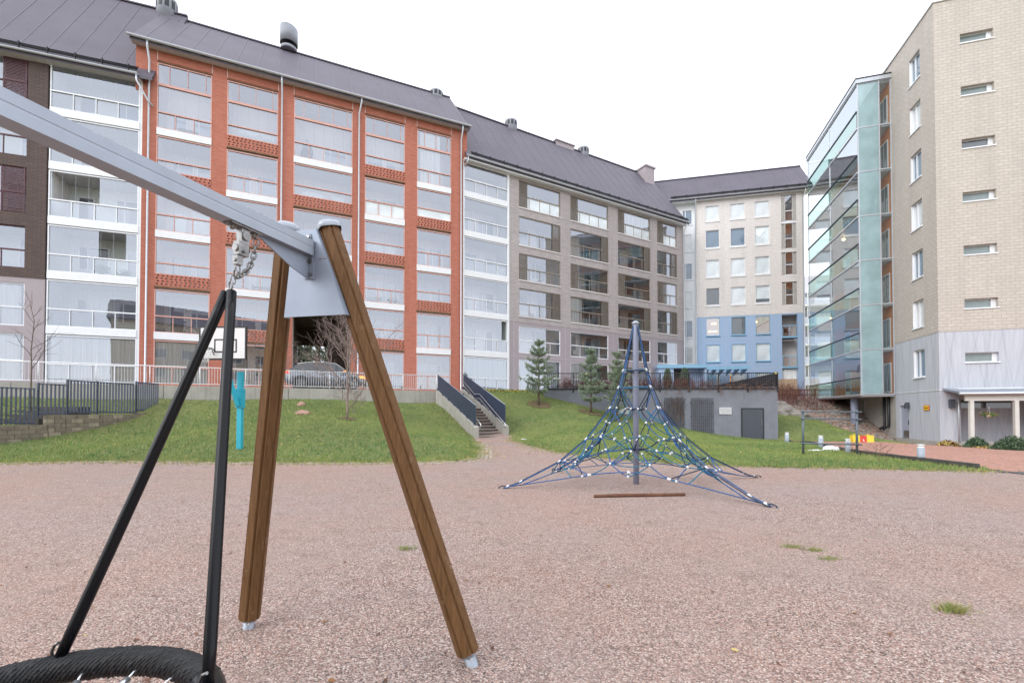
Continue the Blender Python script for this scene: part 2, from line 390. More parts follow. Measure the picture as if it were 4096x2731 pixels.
# ------------------------------------------------------------------ buildings
ZB = 3.0
LV = [3.0, 6.03, 9.06, 12.1, 15.14, 18.16, 21.15]
def bp(name, mb, mats, root, label=None):
    o = mb.build(name, M(*mats) if isinstance(mats, (list, tuple)) else M(mats), root, (0, 0, -root.location.z))
    if label: o['label'] = label
    return o
def facade(name, label, x, y, slope, zb=ZB):
    return thing(name, label, 'building', (x, y, zb), math.atan(slope))
def ring(b, x0, x1, z0, z1, t, y0, y1, m=0):
    b.box(x0, x0+t, y0, y1, z0, z1, m); b.box(x1-t, x1, y0, y1, z0, z1, m)
    b.box(x0+t, x1-t, y0, y1, z0, z0+t, m); b.box(x0+t, x1-t, y0, y1, z1-t, z1, m)
def quad(b, x0, x1, y, z0, z1, m=0):
    k = len(b.v); b.v += [(x0, y, z0), (x1, y, z0), (x1, y, z1), (x0, y, z1)]; b.face([k, k+1, k+2, k+3], m)
def f_curtain(b, w, z0, z1):
    k = len(b.v); n = max(6, int(w/.05))
    for i in range(n+1):
        x = w*i/n; y = .05*math.sin(i*1.9)+.03*math.sin(i*.7); b.v += [(x, y, z0), (x, y*.8, z1)]
    for i in range(n): b.face([k+2*i, k+2*i+2, k+2*i+3, k+2*i+1], 0, True)
def back_parts(cell, w, h, var, pn='dark_pane'):
    """window and door in the recessed wall of one balcony"""
    W_ = min(1.5, w*.42); D = .85
    xs = [(w*.12, w*.12+W_, w*.9-D), (w*.92-W_, w*.92, w*.10)][var % 2]
    def fw(b): ring(b, 0, W_, 0, 1.45, .07, 0, .06); b.box(W_*.3-.03, W_*.3+.03, .01, .05, .07, 1.38)
    def fp(b): quad(b, .07, W_-.07, .03, .07, 1.38)
    o = link('back_window', cached(('bw', W_), 'back_window', fw, ['white_frame']), cell, (xs[0], 1.83, .85))
    link('window_pane', cached(('bwp', W_, pn), 'window_pane', fp, [pn]), o)
    def fd(b): ring(b, 0, D, 0, 2.2, .09, 0, .06); b.box(.09, D-.09, .02, .05, .09, .55)
    def fdp(b): quad(b, .09, D-.09, .03, .55, 2.11)
    o = link('balcony_door', cached(('bd',), 'balcony_door', fd, ['white_frame']), cell, (xs[2], 1.83, .02))
    link('door_pane', cached(('bdp', pn), 'door_pane', fdp, [pn]), o)
def balcony(root, x0, x1, L, H, style, fr='white_frame', inner='inner_wall', var=0, band='white_paint', curtain=None, milk=False, transom=False, open_gap=None, dark=False):
    """one glazed balcony cell of a facade; L slab level, H level of the slab above"""
    w = x1-x0; h = H-L; low = {'white': .20, 'lattice': .66, 'ground': .05}[style]
    def fb(b):
        if style == 'white': b.box(0, w, -.05, .12, -.22, .20, 0)
        elif style == 'lattice': b.box(0, w, -.03, .13, -.14, -.04, 3)
        else: b.box(0, w, -.02, .12, -.05, .05, 0)
        b.box(.0, w, .135, 1.9, -.2, 0, 1); b.box(.002, w-.002, .14, 1.88, h-.25, h-.2, 1)
        b.box(.0, .03, .14, 1.89, 0, h-.25, 2); b.box(w-.03, w, .14, 1.89, 0, h-.25, 2)
    c = link('balcony', cached(('bal', w, h, style, inner, band), 'balcony', fb, [band, 'soffit_grey', inner, 'timber_brown']), root, (x0, 0, L-root.location.z))
    if style == 'lattice':
        def fl(b):
            hs = []; n = int(w/.215); r_ = 4
            for j in range(r_):
                for i in range(n):
                    x = (i+.3+(.5 if j % 2 else 0)*.42)*w/n; hs.append((x, x+.10, -.04+.07+j*.165, -.04+.07+j*.165+.085))
            # courses: holes of one course only cut that course
            for j in range(r_):
                z0 = -.035+j*.165; b.wall(0, w, z0, z0+.165, [q for q in hs if z0 <= q[2] < z0+.165], -.02, .10)
            b.box(0, w, -.02, .10, -.035+r_*.165, .66)
        link('brick_lattice', cached(('lat', w), 'brick_lattice', fl, ['red_brick']), c)
    top = h-.27
    def fr_(b):
        rz = 1.12 if style != 'lattice' else 1.28
        b.box(0, w, -.035, .06, rz, rz+.07)
        b.box(0, .055, -.02, .05, low, top); b.box(w-.055, w, -.02, .05, low, top); b.box(.055, w-.055, -.02, .05, top-.06, top)
        b.box(.055, w-.055, -.02, .05, low, low+.04)
        n = max(2, round(w/.95))
        if style != 'lattice':
            for i in range(1, n): b.box(w*i/n-.018, w*i/n+.018, -.02, .03, low+.04, rz)
        if transom:
            b.box(.055, w-.055, -.035, .05, h-1.62, h-1.48)
            for i in range(1, n+1): x = w*(i-.35)/n; b.box(x-.015, x+.015, -.02, .03, h-1.48, top-.06)
    rl = link('railing', cached(('rail', w, h, style, fr, transom), 'railing', fr_, [fr]), c)
    def fj(b):
        n = max(3, round(w/.62))
        for i in range(1, n): b.box(w*i/n-.006, w*i/n+.006, .04, .045, (1.35 if style == 'lattice' else 1.19), top-.06 if not transom else h-1.62)
    link('pane_joints', cached(('jn', w, h, style, transom), 'pane_joints', fj, ['joint_grey']), c)
    z_ = (1.28 if style == 'lattice' else 1.12)+.07
    segs = [(.055, w-.055)]
    if open_gap: segs = [s_ for s_ in ((.055, open_gap[0]*w), (open_gap[1]*w, w-.055)) if s_[1]-s_[0] > .05]
    for sg_ in segs: link('glazing', cached(('gl', w, h, style, sg_), 'glazing', lambda b: quad(b, sg_[0], sg_[1], .035, z_, top-.06), ['clear_glass']), c)
    def fg2(b): quad(b, .055, w-.055, .035, low+.04, 1.28 if style == 'lattice' else 1.12)
    link('railing_glass', cached(('gl2', w, h, style, milk), 'railing_glass', fg2, ['blind_pane' if milk else 'clear_glass']), c)
    back_parts(c, w, h, var, 'dark_pane' if dark else ('blue_pane' if var % 3 else 'blind_pane'))
    if curtain:
        a, d, cm, zt = curtain
        def fc(b): f_curtain(b, (d-a)*w, .08, zt or top-.1)
        link('curtain', cached(('cu', w, h, a, d, cm, zt), 'curtain', fc, [cm]), c, (a*w, .16, 0))
    return c
def roof(root, x0, x1, y0, z0, yr, zr, yb, mat='roof_metal', seam=1.15, ext=(0, 0)):
    """front slope from the eave (y0,z0) up to the ridge (yr,zr), back slope down to yb"""
    b = MB(); th = .18
    zb = z0
    prof = [(y0, z0), (yr, zr), (yb, zb), (yb, zb-th), (yr, zr-th*1.7), (y0, z0-th)]
    b.prism([(x0, y, z) for y, z in prof], (x1-x0, 0, 0))
    sl = math.hypot(yr-y0, zr-z0); ny, nz_ = -(zr-z0)/sl, (yr-y0)/sl
    x = x0+seam*.5
    while x < x1:
        p0 = (y0+.02, z0+.01); p1 = (yr, zr)
        b.hexa([(x-.02, p0[0], p0[1]-.02), (x+.02, p0[0], p0[1]-.02), (x+.02, p1[0], p1[1]-.02), (x-.02, p1[0], p1[1]-.02),
                (x-.02, p0[0]+ny*.02, p0[1]+nz_*.02), (x+.02, p0[0]+ny*.02, p0[1]+nz_*.02), (x+.02, p1[0]+ny*.02, p1[1]+nz_*.02), (x-.02, p1[0]+ny*.02, p1[1]+nz_*.02)], 1)
        x += seam
    # ridge cap
    b.box(x0, x1, yr-.14, yr+.14, zr-.06, zr+.035)
    return bp('roof', b, [mat, 'roof_seam'], root)
def gutter(root, x0, x1, y, z, r=.085):
    b = MB(); k = 9
    prof = [(y-r*math.sin(math.pi*i/(k-1)-math.pi/2), z-r*math.cos(math.pi*i/(k-1)-math.pi/2)) for i in range(k)]
    prof2 = [(y-(r-.02)*math.sin(math.pi*i/(k-1)-math.pi/2), z-(r-.02)*math.cos(math.pi*i/(k-1)-math.pi/2)) for i in range(k)][::-1]
    b.prism([(x0, a, c) for a, c in prof+prof2], (x1-x0, 0, 0)); return bp('gutter', b, ['gutter_metal'], root)
def snow_guard(root, x0, x1, y0, z0, yr, zr):
    b = MB(); sl = math.hypot(yr-y0, zr-z0); d = ((yr-y0)/sl, (zr-z0)/sl); n_ = (-d[1], d[0])
    def P(x, t, u): return (x, y0+d[0]*t+n_[0]*u, z0+d[1]*t+n_[1]*u)
    for t in (.18, .30, .42): b.tube([P(x0, t, .16), P(x1, t, .16)], .022, 5)
    x = x0+.4
    while x < x1:
        b.tube([P(x, .05, .05), P(x, .25, .32), P(x, .55, .02)], .028, 4); x += 1.2
    # walk grating
    k = x0
    for t in (.14, .2, .26, .34, .38, .46): b.tube([P(x0, t, .12), P(x1, t, .12)], .012, 4)
    return bp('snow_guard', b, ['dark_metal'], root)
def downpipe(root, x, ytop, ztop, zbot, ywall=-.12, jog=.0):
    b = MB(); pts = [(x+jog, ytop, ztop), (x+jog, ytop, ztop-.25), (x, ywall, ztop-.85), (x, ywall, zbot+.25), (x, ywall-.12, zbot+.06)]
    b.tube(pts, .055, 8)
    return bp('downpipe', b, ['gutter_metal'], root)
def ventilator(root, x, y, z, r, hgt, hood=False):
    if hood:
        b = MB(); prof = [(r, 0), (r, hgt)]; n = 20; k = len(b.v)
        for j in range(n):
            a = 2*math.pi*j/n; cx, cy = r*math.cos(a), r*math.sin(a); b.v.append((x+cx, y+cy, z+.5))
        for j in range(n):
            a = 2*math.pi*j/n; cx, cy = r*math.cos(a), r*math.sin(a); b.v.append((x+cx, y+cy, z+hgt+cx*-.12))
        for j in range(n): b.face([k+j, k+(j+1) % n, k+n+(j+1) % n, k+n+j], 0, True)
        b.face([k+n+j for j in range(n)], 0); b.face([k+j for j in range(n)][::-1], 1)
        b.lathe([(r*.93, 0), (r*.93, .22)], (x, y, z), 20, 0)
        b.lathe([(r*.5, .2), (r*.5, .55)], (x, y, z), 12, 1)
        return bp('roof_ventilator', b, ['vent_grey', 'dark_metal'], root)
    b = MB(); b.lathe([(r, -.8), (r, hgt-.05), (r*.97, hgt), (.01, hgt+.01)], (x, y, z), 20, 0)
    for j in range(10):
        for q in (-.10, .10):
            a = 2*math.pi*j/10+q; ca, sa = math.cos(a), math.sin(a); t_ = .055
            p = [(x+ca*r*1.012-sa*s_*t_, y+sa*r*1.012+ca*s_*t_, zz) for zz in (z+hgt*.25, z+hgt*.8) for s_ in (-1, 1)]
            k = len(b.v); b.v += [p[0], p[1], p[3], p[2]]; b.face([k, k+1, k+2, k+3], 1)
    return bp('roof_ventilator', b, ['vent_grey', 'dark_metal'], root)
def chimney_box(root, x, y, z, w, d, h):
    b = MB(); b.box(x-w/2, x+w/2, y-d/2, y+d/2, z-1.6, z+h*.75); b.box(x-w/2-.1, x+w/2+.1, y-d/2-.1, y+d/2+.1, z+h*.76, z+h)
    return bp('chimney', b, ['mauve_panel'], root)
RX, RY = -21.6, 26.0
# ---- 1. dark brick and white balcony block at the far left
A = facade('apartment_block', 'dark brown brick block with a white balcony stack and maroon frames at the left edge', RX, RY, .35)
XW = -14.0
holes = []
rows = [(3.2, 5.75), (6.17, 8.5), (9.3, 11.6), (12.31, 14.82), (15.42, 17.9), (18.45, 20.81)]
for i in range(2):
    xa = -9.3-5.15*i
    for z0, z1 in rows: holes.append((xa, xa+4.15, z0, z1))
b = MB(); b.wall(-15.3, -4.3, 3.0, 21.1, [(h[0], h[1], h[2], h[3]) for h in holes if h[2] > 8.8]+[(-15.3, -4.3, 3.0, 8.8)], 0, .3)
bp('brick_wall', b, ['brown_brick'], A)
b = MB(); b.wall(-15.3, -4.3, 3.0, 8.8, [h for h in holes if h[2] < 8.8], .03, .3); bp('base_panel', b, ['mauve_panel'], A)
b = MB(); b.box(-15.3, .0, 1.9, 2.1, 3.0, 21.0); bp('recessed_wall', b, ['inner_green'], A)
b = MB()
for xx in (-15.3, -10.15, -5.15): b.box(xx+.01, xx+.99 if xx > -15 else xx+.8, .3, 1.9, 3.0, 21)
b.box(-.12, .0, .0, 1.9, 3.0, 21, 1); b.box(-4.3, -4.2, .31, 1.9, 3.0, 21, 1); bp('partition_wall', b, ['inner_wall', 'white_paint'], A)
b = MB(); b.box(-15.3, 0, 2.1, 10.2, 3.0, 20.9); bp('light_block_core', b, ['inner_dark'], A)  # unseen dark solid added to block light, likewise in the other blocks
for k in range(6):
    cu = {0: (.03, .97, 'curtain_white', None)}.get(k)
    balcony(A, -4.2, -.12, LV[k], LV[k+1], 'white' if k else 'ground', 'white_frame', 'inner_green', k, curtain=cu if k != 1 else (.05, .72, 'cloth_grey', 1.05), open_gap={3: (.03, .55), 2: (.55, .86)}.get(k), dark=k in (1, 2, 3))
for i in range(2):
    xa = -9.3-5.15*i
    for k, (z0, z1) in enumerate(rows):
        w = 4.15; h = z1-z0; fr = 'white_frame' if k < 2 else 'maroon_frame'
        def fw(b, w=w, h=h): ring(b, 0, w, 0, h, .06, .08, .16); b.box(.06, w-.06, .07, .15, h*.42, h*.42+.07); [b.box(x-.02, x+.02, .09, .14, .06, h*.42) for x in (w*.25, w*.5, w*.75)]
        c = link('glazed_balcony', cached(('lw', w, h, fr), 'glazed_balcony', fw, [fr]), A, (xa, 0, z0-3))
        def fg(b, w=w, h=h): quad(b, .06, w-.06, .12, .06, h-.06)
        link('glazing', cached(('lwg', w, h), 'glazing', fg, ['clear_glass']), c)
        def fs(b, w=w, h=h): b.box(0, w, .3, 1.9, -.4, -.2); b.box(0, w, .3, 1.88, h+.05, h+.1)
        link('floor_slab', cached(('lws', w, h), 'floor_slab', fs, ['soffit_grey']), c)
        if k in (3, 5):
            def fl(b, h=h):
                n = 28
                for q in range(n): b.box(.0, 1.0, .0, .035, .04+(h-.1)*q/n, .04+(h-.1)*(q+.55)/n)
                b.box(0, .05, -.005, .04, 0, h); b.box(.95, 1.0, -.005, .04, 0, h); b.box(0, 1, -.005, .04, h*.43, h*.43+.07)
            link('louver_shutter', cached(('lsh', h), 'louver_shutter', fl, ['maroon_frame']), c, (w-1.06, .02, 0))
        if k < 2: link('curtain', cached(('lcu', w, h), 'curtain', lambda b, w=w, h=h: f_curtain(b, w*.9, .05, h-.1), ['curtain_white']), c, (.15, .22, 0))
        back_parts(c, w, h, k, 'blue_pane')
roof(A, -15.3, .6, -.45, 20.9, 5.2, 29.25, 10.9)
snow_guard(A, -15.3, -.1, -.45, 20.95, 5.2, 29.25)
gutter(A, -15.3, -.05, -.55, 20.92)
b = MB(); b.box(-15.3, 0, -.42, .3, 20.72, 20.8); bp('soffit', b, ['soffit_grey'], A)
b = MB(); b.tube([(-.12, -.55, 20.85), (-.1, -.55, 20.5), (.35, -.25, 19.6), (.55, -.14, 19.4)], .05, 8); bp('downpipe', b, ['gutter_metal'], A)
ventilator(A, -.7, 5.4, 29.1, .62, 1.05)

# ---- 2. red brick block
B = facade('apartment_block', 'red brick block with lattice brick parapets and a dark passage through its ground floor', RX, RY, .44)
bays = [(.68, 3.42), (4.22, 7.05), (7.96, 11.6), (12.42, 15.17), (16.04, 18.6)]
XE = 19.5; LR = [3.0, 6.0, 8.98, 12.02, 15.1, 18.1, 22.45]
b = MB(); hs = [(a, c, 3.2, 22.35) for a, c in bays]; hs[2] = (7.96, 11.6, 3.0, 22.35)
b.wall(0, XE, 3.0, 23.0, hs, 0, .45)
for z in (22.28,):
    for a, c in bays: b.box(a, c, .02, .4, z-.02, z+.068, 1)
b.box(0, XE, -.015, .0, 2.9, 3.0); bp('brick_wall', b, ['red_brick', 'timber_brown'], B)
b = MB()
for x in [0]+[q for a, c in bays for q in (a, c)]+[XE]: pass
for a, c in [(0, .68), (3.42, 4.22), (7.05, 7.96), (11.6, 12.42), (15.17, 16.04), (18.6, XE)]: b.box(a+.005, c-.005, .45, 1.9, 3.0, 22.9)
b.box(0, XE, .45, 1.9, 22.5, 22.9); bp('partition_wall', b, ['inner_pink'], B)
b = MB(); b.wall(0, XE, 3.0, 22.9, [(7.96, 11.6, 3.0, 8.85)], 1.9, 2.1); bp('recessed_wall', b, ['inner_pink'], B)
b = MB(); b.box(0, 7.5, 2.1, 10.2, 3.0, 22.0); b.box(12.1, XE, 2.1, 10.2, 3.0, 22.0); b.box(7.5, 12.1, 2.1, 10.2, 9.0, 22.0); bp('light_block_core', b, ['inner_dark'], B)
b = MB(); b.box(7.5, 7.96, 1.9, 10.25, 3.0, 8.8); b.box(11.6, 12.1, 1.9, 10.25, 3.0, 8.8); b.box(7.96, 11.6, .46, 10.2, 8.72, 8.95, 1); b.box(10.3, 11.6, 5.5, 10.2, 3.0, 8.7)
b.box(7.96, 10.3, 9.9, 10.2, 7.3, 8.7); bp('passage_wall', b, ['passage_dark', 'passage_dark'], B)
# small mullion joints in the brick
b = MB()
for a, c in bays:
    for x in (a, c): b.box(x-.012, x+.012, -.004, .0, 22.35, 23.0)
bp('expansion_joint', b, ['white_paint'], B)
pat = ['WLWLW', 'LWLWL', 'WLWLW', 'LWLWL', 'WLWLW']     # from the top band downwards
for bi, (a, c) in enumerate(bays):
    for k in range(6):
        if bi == 2 and k < 2: continue
        st = 'ground' if k == 0 else ('white' if pat[bi][5-k] == 'W' else 'lattice')
        if bi == 2 and k == 2: st = 'white'
        cu = None
        if k == 0: cu = {0: (.02, .95, 'curtain_white', None), 1: None, 3: (.05, .98, 'cloth_grey', 1.3), 4: (.0, 1, 'cloth_peach', 1.5)}.get(bi)
        if bi == 4 and k == 5: cu = (.1, .68, 'curtain_white', None)
        balcony(B, a, c, LR[k], LR[k+1], st, 'salmon_frame', 'inner_pink', bi+k, curtain=cu, milk=(bi, k) in ((3, 4), (4, 4)), transom=(k == 5), dark=k < 3)
roof(B, -.5, XE+.45, -.5, 23.0, 5.2, 28.95, 10.9)
gutter(B, -.6, XE+.5, -.6, 23.05, .10)
b = MB(); b.box(-.5, XE+.45, -.5, .0, 22.9, 22.98); bp('soffit', b, ['soffit_grey'], B)
for x in (-.35, XE-.02): b = MB(); b.prism([(x, 0.02, 20.3), (x, 0.02, 22.95), (x, 2.2, 25.1), (x, 2.2, 20.3)], (.37, 0, 0)); bp('gable_wall', b, ['red_brick'], B)
for x, j in ((.33, -.0), (7.27, 0), (12.02, .12), (19.35, 0)): downpipe(B, x, -.55, 22.95, 3.0, -.13, j)
ventilator(B, 7.36, 5.2, 28.9, .62, 1.75, hood=True); ventilator(B, 18.8, 5.4, 28.6, .6, .6)

# ---- 3. grey brick block
G = facade('apartment_block', 'grey brick block with bronze louvred balcony openings between the red block and the blue one', -3.73, 33.9, .56)
cols = [(4.92, 9.03), (10.1, 14.38), (15.54, 19.69), (20.65, 23.42)]
grow = [(3.2, 5.85), (6.35, 8.55), (9.34, 11.6), (12.28, 14.45), (15.13, 17.5), (18.22, 20.42)]
b = MB(); b.wall(4.0, 24.4, 3.0, 20.95, [(a, c, z0, z1) for a, c in cols for z0, z1 in grow[2:]]+[(3.9, 24.5, 3.0, 8.82)], 0, .3); bp('brick_wall', b, ['grey_brick'], G)
b = MB(); b.wall(4.0, 24.4, 3.0, 8.82, [(a, c, z0, z1) for a, c in cols for z0, z1 in grow[:2]], .02, .3)
for x in (4.46, 9.55, 14.95, 20.15): b.box(x-.01, x+.01, .012, .02, 3.0, 8.8, 1)
b.box(4.0, 24.4, .012, .02, 6.08, 6.10, 1); bp('base_panel', b, ['mauve_panel', 'soffit_grey'], G)
b = MB(); b.box(0, 24.4, 1.9, 2.1, 3.0, 20.9); bp('recessed_wall', b, ['inner_wall'], G)
b = MB(); b.box(0, 24.4, 2.1, 10.2, 3.0, 20.5); bp('light_block_core', b, ['inner_dark'], G)
b = MB(); b.box(24.15, 24.4, .3, 10.2, 3.0, 21.0); bp('end_wall', b, ['pale_render'], G)
b = MB(); b.box(3.95, 4.85, .3, 1.9, 3, 20.9)
for i in range(3): b.box(cols[i][1]+.05, cols[i+1][0]-.05, .3, 1.9, 3, 20.9)
b.box(3.88, 3.998, -.06, .3, 3.0, 20.6, 1); b.box(0, .08, -.06, 1.9, 3.0, 20.6, 1); bp('partition_wall', b, ['inner_wall', 'white_paint'], G)
for k in range(6):
    balcony(G, .08, 3.88, LV[k], LV[k+1]-(.3 if k == 5 else 0), 'white' if k else 'ground', 'white_frame', 'inner_green', k+1,
            curtain={0: (.02, .98, 'curtain_blue', None), 3: (.03, .97, 'cloth_pale', 1.0)}.get(k), milk=False, open_gap={1: (.86, .97)}.get(k), dark=k < 3)
for ci, (a, c) in enumerate(cols):
    w = c-a
    for k, (z0, z1) in enumerate(grow):
        h = z1-z0; wh = k < 2; fr = 'white_frame' if wh else 'bronze_frame'
        def fw(b, w=w, h=h, wh=wh):
            ring(b, 0, w, 0, h, .07, .06, .16); b.box(.07, w-.07, .04, .13, h*.44, h*.44+.07)
            n = 4 if w > 3.5 else 3
            for q in range(1, n): b.box(w*q/n-.018, w*q/n+.018, .07, .12, .07, h*.44)
        cell = link('glazed_balcony', cached(('gw', w, h, fr), 'glazed_balcony', fw, [fr]), G, (a, 0, z0-3))
        if not wh: link('sill', cached(('gsill', w), 'sill', lambda b, w=w: b.box(-.03, w+.03, -.06, .06, -.07, -.002), ['inner_wall']), cell)
        mk = (ci, k) in ((1, 5), (2, 5), (0, 5), (3, 5))
        def fg(b, w=w, h=h): quad(b, .07, w-.07, .10, h*.44+.07, h-.07)
        def fg2(b, w=w, h=h): quad(b, .07, w-.07, .10, .07, h*.44)
        link('glazing', cached(('gg', w, h), 'glazing', fg, ['clear_glass']), cell)
        link('railing_glass', cached(('gg2', w, h, mk), 'railing_glass', fg2, ['blind_pane' if mk else 'clear_glass']), cell)
        link('pane_joints', cached(('gj', w, h), 'pane_joints', lambda b, w=w, h=h: [b.box(w*q/7-.006, w*q/7+.006, .11, .115, h*.44+.07, h-.07) for q in range(1, 7)], ['joint_grey']), cell)
        link('floor_slab', cached(('gs', w, h), 'floor_slab', lambda b, w=w, h=h: (b.box(-.05, w+.05, .3, 1.88, -.4, -.2), b.box(-.05, w+.05, .3, 1.88, h+.1, h+.15)), ['soffit_grey']), cell)
        if not wh:
            def fl(b, h=h, s=.78):
                n = 26
                for q in range(n): b.box(.04, s-.04, .0, .03, .04+(h-.1)*q/n, .04+(h-.1)*(q+.6)/n)
                for x in (0, s-.045): b.box(x, x+.045, -.01, .04, 0, h)
                for z in (0, h*.43, h-.05): b.box(.045, s-.045, -.01, .04, z, z+.05)
            left = k in (3, 5) if k != 4 else False
            link('louver_shutter', cached(('gsh', h), 'louver_shutter', fl, ['louver_brown']), cell, (.02 if left else w-.80, .0, 0))
        cu = {(2, 5): (.15, .97, 'curtain_white'), (3, 3): (.2, .97, 'curtain_white'), (1, 2): (.0, .33, 'curtain_white'), (0, 0): (.05, .95, 'curtain_blue'),
              (1, 0): (.0, .72, 'curtain_white'), (2, 0): (.3, .95, 'curtain_white'), (3, 0): (.1, .9, 'curtain_white')}.get((ci, k))
        if cu:
            def fc(b, w=w, h=h, cu=cu): f_curtain(b, (cu[1]-cu[0])*w, .05, h-.08)
            link('curtain', cached(('gcu', w, h, cu), 'curtain', fc, [cu[2]]), cell, (cu[0]*w, .20, 0))
        back_parts(cell, w, h, ci+k, 'dark_pane' if k < 4 else 'blue_pane')
roof(G, .15, 24.75, -.45, 20.85, 5.2, 28.35, 10.9); snow_guard(G, .5, 24.7, -.45, 20.9, 5.2, 28.35); gutter(G, .1, 24.8, -.55, 20.87)
b = MB(); b.box(0, 24.4, -.42, .3, 20.6, 20.7); bp('soffit', b, ['pale_render'], G)
b = MB(); b.prism([(24.2, .0, 20.7), (24.2, 5.2, 27.9), (24.2, 10.4, 20.7)], (.2, 0, 0)); bp('gable_wall', b, ['pale_render'], G)
b = MB(); b.tube([(.2, -.55, 20.8), (.2, -.55, 20.45), (.02, -.25, 20.1)], .05, 8); bp('downpipe', b, ['gutter_metal'], G)
downpipe(G, 24.3, -.5, 20.8, 3.0, -.14)
ventilator(G, 7.2, 5.4, 28.3, .58, .75); ventilator(G, 15.8, 5.4, 28.2, .58, .75); ventilator(G, 23.6, 5.6, 28.1, .7, .5)
chimney_box(G, 13.2, 5.6, 28.2, 2.2, 1.2, .45); chimney_box(G, 23.9, 4.6, 27.9, 1.35, 1.3, .75)

# ---- 4. cream brick and blue block
C = facade('apartment_block', 'cream brick block with a light blue painted base behind the black railing', 19.7, 47.8, -.2286)
wc = [(.92, 2.3), (3.37, 4.8), (5.72, 7.12)]
wr = [(3.7, 5.7), (6.72, 8.72), (9.5, 11.55), (12.74, 14.72), (15.76, 17.74), (18.85, 20.9), (21.75, 23.52)]
bal = (8.18, 9.62)
b = MB(); b.wall(0, 10.15, 11.67, 24.4, [(a, c, z0, z1) for a, c in wc for z0, z1 in wr[3:]]+[(*bal, 18.3, 23.85), (*bal, 15.6, 17.95), (*bal, 12.5, 14.9)], 0, .3); bp('brick_wall', b, ['cream_brick'], C)
b = MB(); b.wall(0, 10.15, 3.0, 11.67, [(a, c, z0, z1) for a, c in wc for z0, z1 in wr[:3]]+[(*bal, 3.1, 11.55)], .015, .3)
for z in (6.15, 9.2): b.box(0, 8.1, .008, .015, z-.012, z+.012, 1)
b.box(2.85, 2.87, .008, .015, 6.1, 11.6, 1); bp('painted_base', b, ['blue_panel', 'soffit_grey'], C)
b = MB(); b.box(0, 10.15, 1.6, 1.8, 3.0, 24.2); bp('recessed_wall', b, ['inner_wall'], C)
b = MB(); b.box(0, 10.15, 1.8, 8, 3.0, 23.6); b.box(0, 8.1, .32, 1.6, 3, 24.2); bp('light_block_core', b, ['inner_dark'], C)
blinds = {0: ['blind_pane']*3, 1: ['blind_pane']*3, 2: ['lit_room', 'dark_pane', 'lit_room'], 3: ['dark_pane', 'blind_pane', 'blind_pane'], 4: ['blind_pane']*3, 5: ['blue_pane', 'blue_pane', 'blind_pane'], 6: ['blind_pane']*3}
for ci, (a, c) in enumerate(wc):
    w = c-a
    for k, (z0, z1) in enumerate(wr):
        h = z1-z0; bl = k < 3; fr = 'sky_blue_paint' if bl else 'inner_wall'
        def fw(b, w=w, h=h): ring(b, 0, w, .16, h, .05, .02, .22)
        cell = link('window', cached(('cw', w, h, fr), 'window', fw, [fr]), C, (a, 0, z0-3))
        link('sill', cached(('cs', w, bl), 'sill', lambda b, w=w, bl=bl: b.box(-.04, w+.04, -.06, .2, (.06 if bl else -.02), .155), ['sky_blue_paint' if bl else 'white_paint']), cell)
        pn = blinds[k][ci]
        link('window_pane', cached(('cp', w, h, pn), 'window_pane', lambda b, w=w, h=h: quad(b, .05, w-.05, .14, .21, h-.05), [pn]), cell)
        if pn == 'lit_room':
            link('window_glass', cached(('cpg', w, h), 'window_glass', lambda b, w=w, h=h: quad(b, .05, w-.05, .10, .21, h-.05), ['clear_glass']), cell)
            link('ceiling_lamp', cached(('lampb', ci), 'ceiling_lamp', lambda b, ci=ci: ([b.ball((x, .12, 1.45), .055, 8) for x in ((.62, .86, .95) if ci == 0 else (.12,))], b.box(.25, 1.1, .11, .13, .62, .66) if ci == 0 else None), ['warm_lamp']), cell)
        if (ci, k) == (2, 3): link('window_glass', cached('halfblind', 'window_glass', lambda b, w=w: quad(b, .05, w-.05, .13, .21, .6), ['dark_pane']), cell)
def cbal(z0, z1, kind):
    w = bal[1]-bal[0]; h = z1-z0; fr = 'sky_blue_paint' if kind == 'blue' else 'bronze_frame'
    def fb(b):
        b.box(0, w, .3, 1.6, -.2, 0, 1); b.box(0, w, .3, 1.58, h+.02, h+.1, 1)
        if kind == 'blue': b.box(-.02, w+.02, -.02, .3, -.18, .0, 0); b.box(0, w, .0, .06, 1.02, 1.1, 0); [b.box(x-.02, x+.02, .01, .05, 0, 1.02, 0) for x in (.03, w/2, w-.03)]
        else: b.box(0, w, .05, .2, -.06, .03, 2); b.box(.3, w-.3, .05, .12, 1.0, 1.08, 2)
    cell = link('balcony', cached(('cb', h, kind), 'balcony', fb, [fr, 'soffit_grey', 'white_frame']), C, (bal[0], 0, z0-3))
    link('glazing', cached(('cbg', h, kind), 'glazing', lambda b: quad(b, 0, w, .08, .0, 1.0 if kind == 'blue' else h), ['clear_glass']), cell)
    if kind != 'blue':
        def fl(b):
            n = 26
            for q in range(n): b.box(.03, .37, .0, .03, .04+(h-.1)*q/n, .04+(h-.1)*(q+.6)/n)
            for x in (0, .36): b.box(x, x+.04, -.01, .04, 0, h)
            b.box(.04, .36, -.01, .04, h*.46, h*.46+.05)
        me = cached(('csh', h), 'louver_shutter', fl, ['porch_wood'])
        link('louver_shutter', me, cell, (.0, .0, 0)); link('louver_shutter', me, cell, (w-.40, 0, 0))
    back_parts(cell, w, h, 0, 'dark_pane'); return cell
for z0, z1, k in ((21.2, 23.8, 'b'), (18.35, 20.9, 'b'), (15.65, 17.9, 'b'), (12.55, 14.85, 'b'), (9.35, 11.5, 'blue'), (6.25, 8.9, 'blue')): cbal(z0, z1, k)
b = MB(); b.box(*bal, .06, .2, 20.95, 21.2); bp('balcony_band', b, ['white_frame'], C)
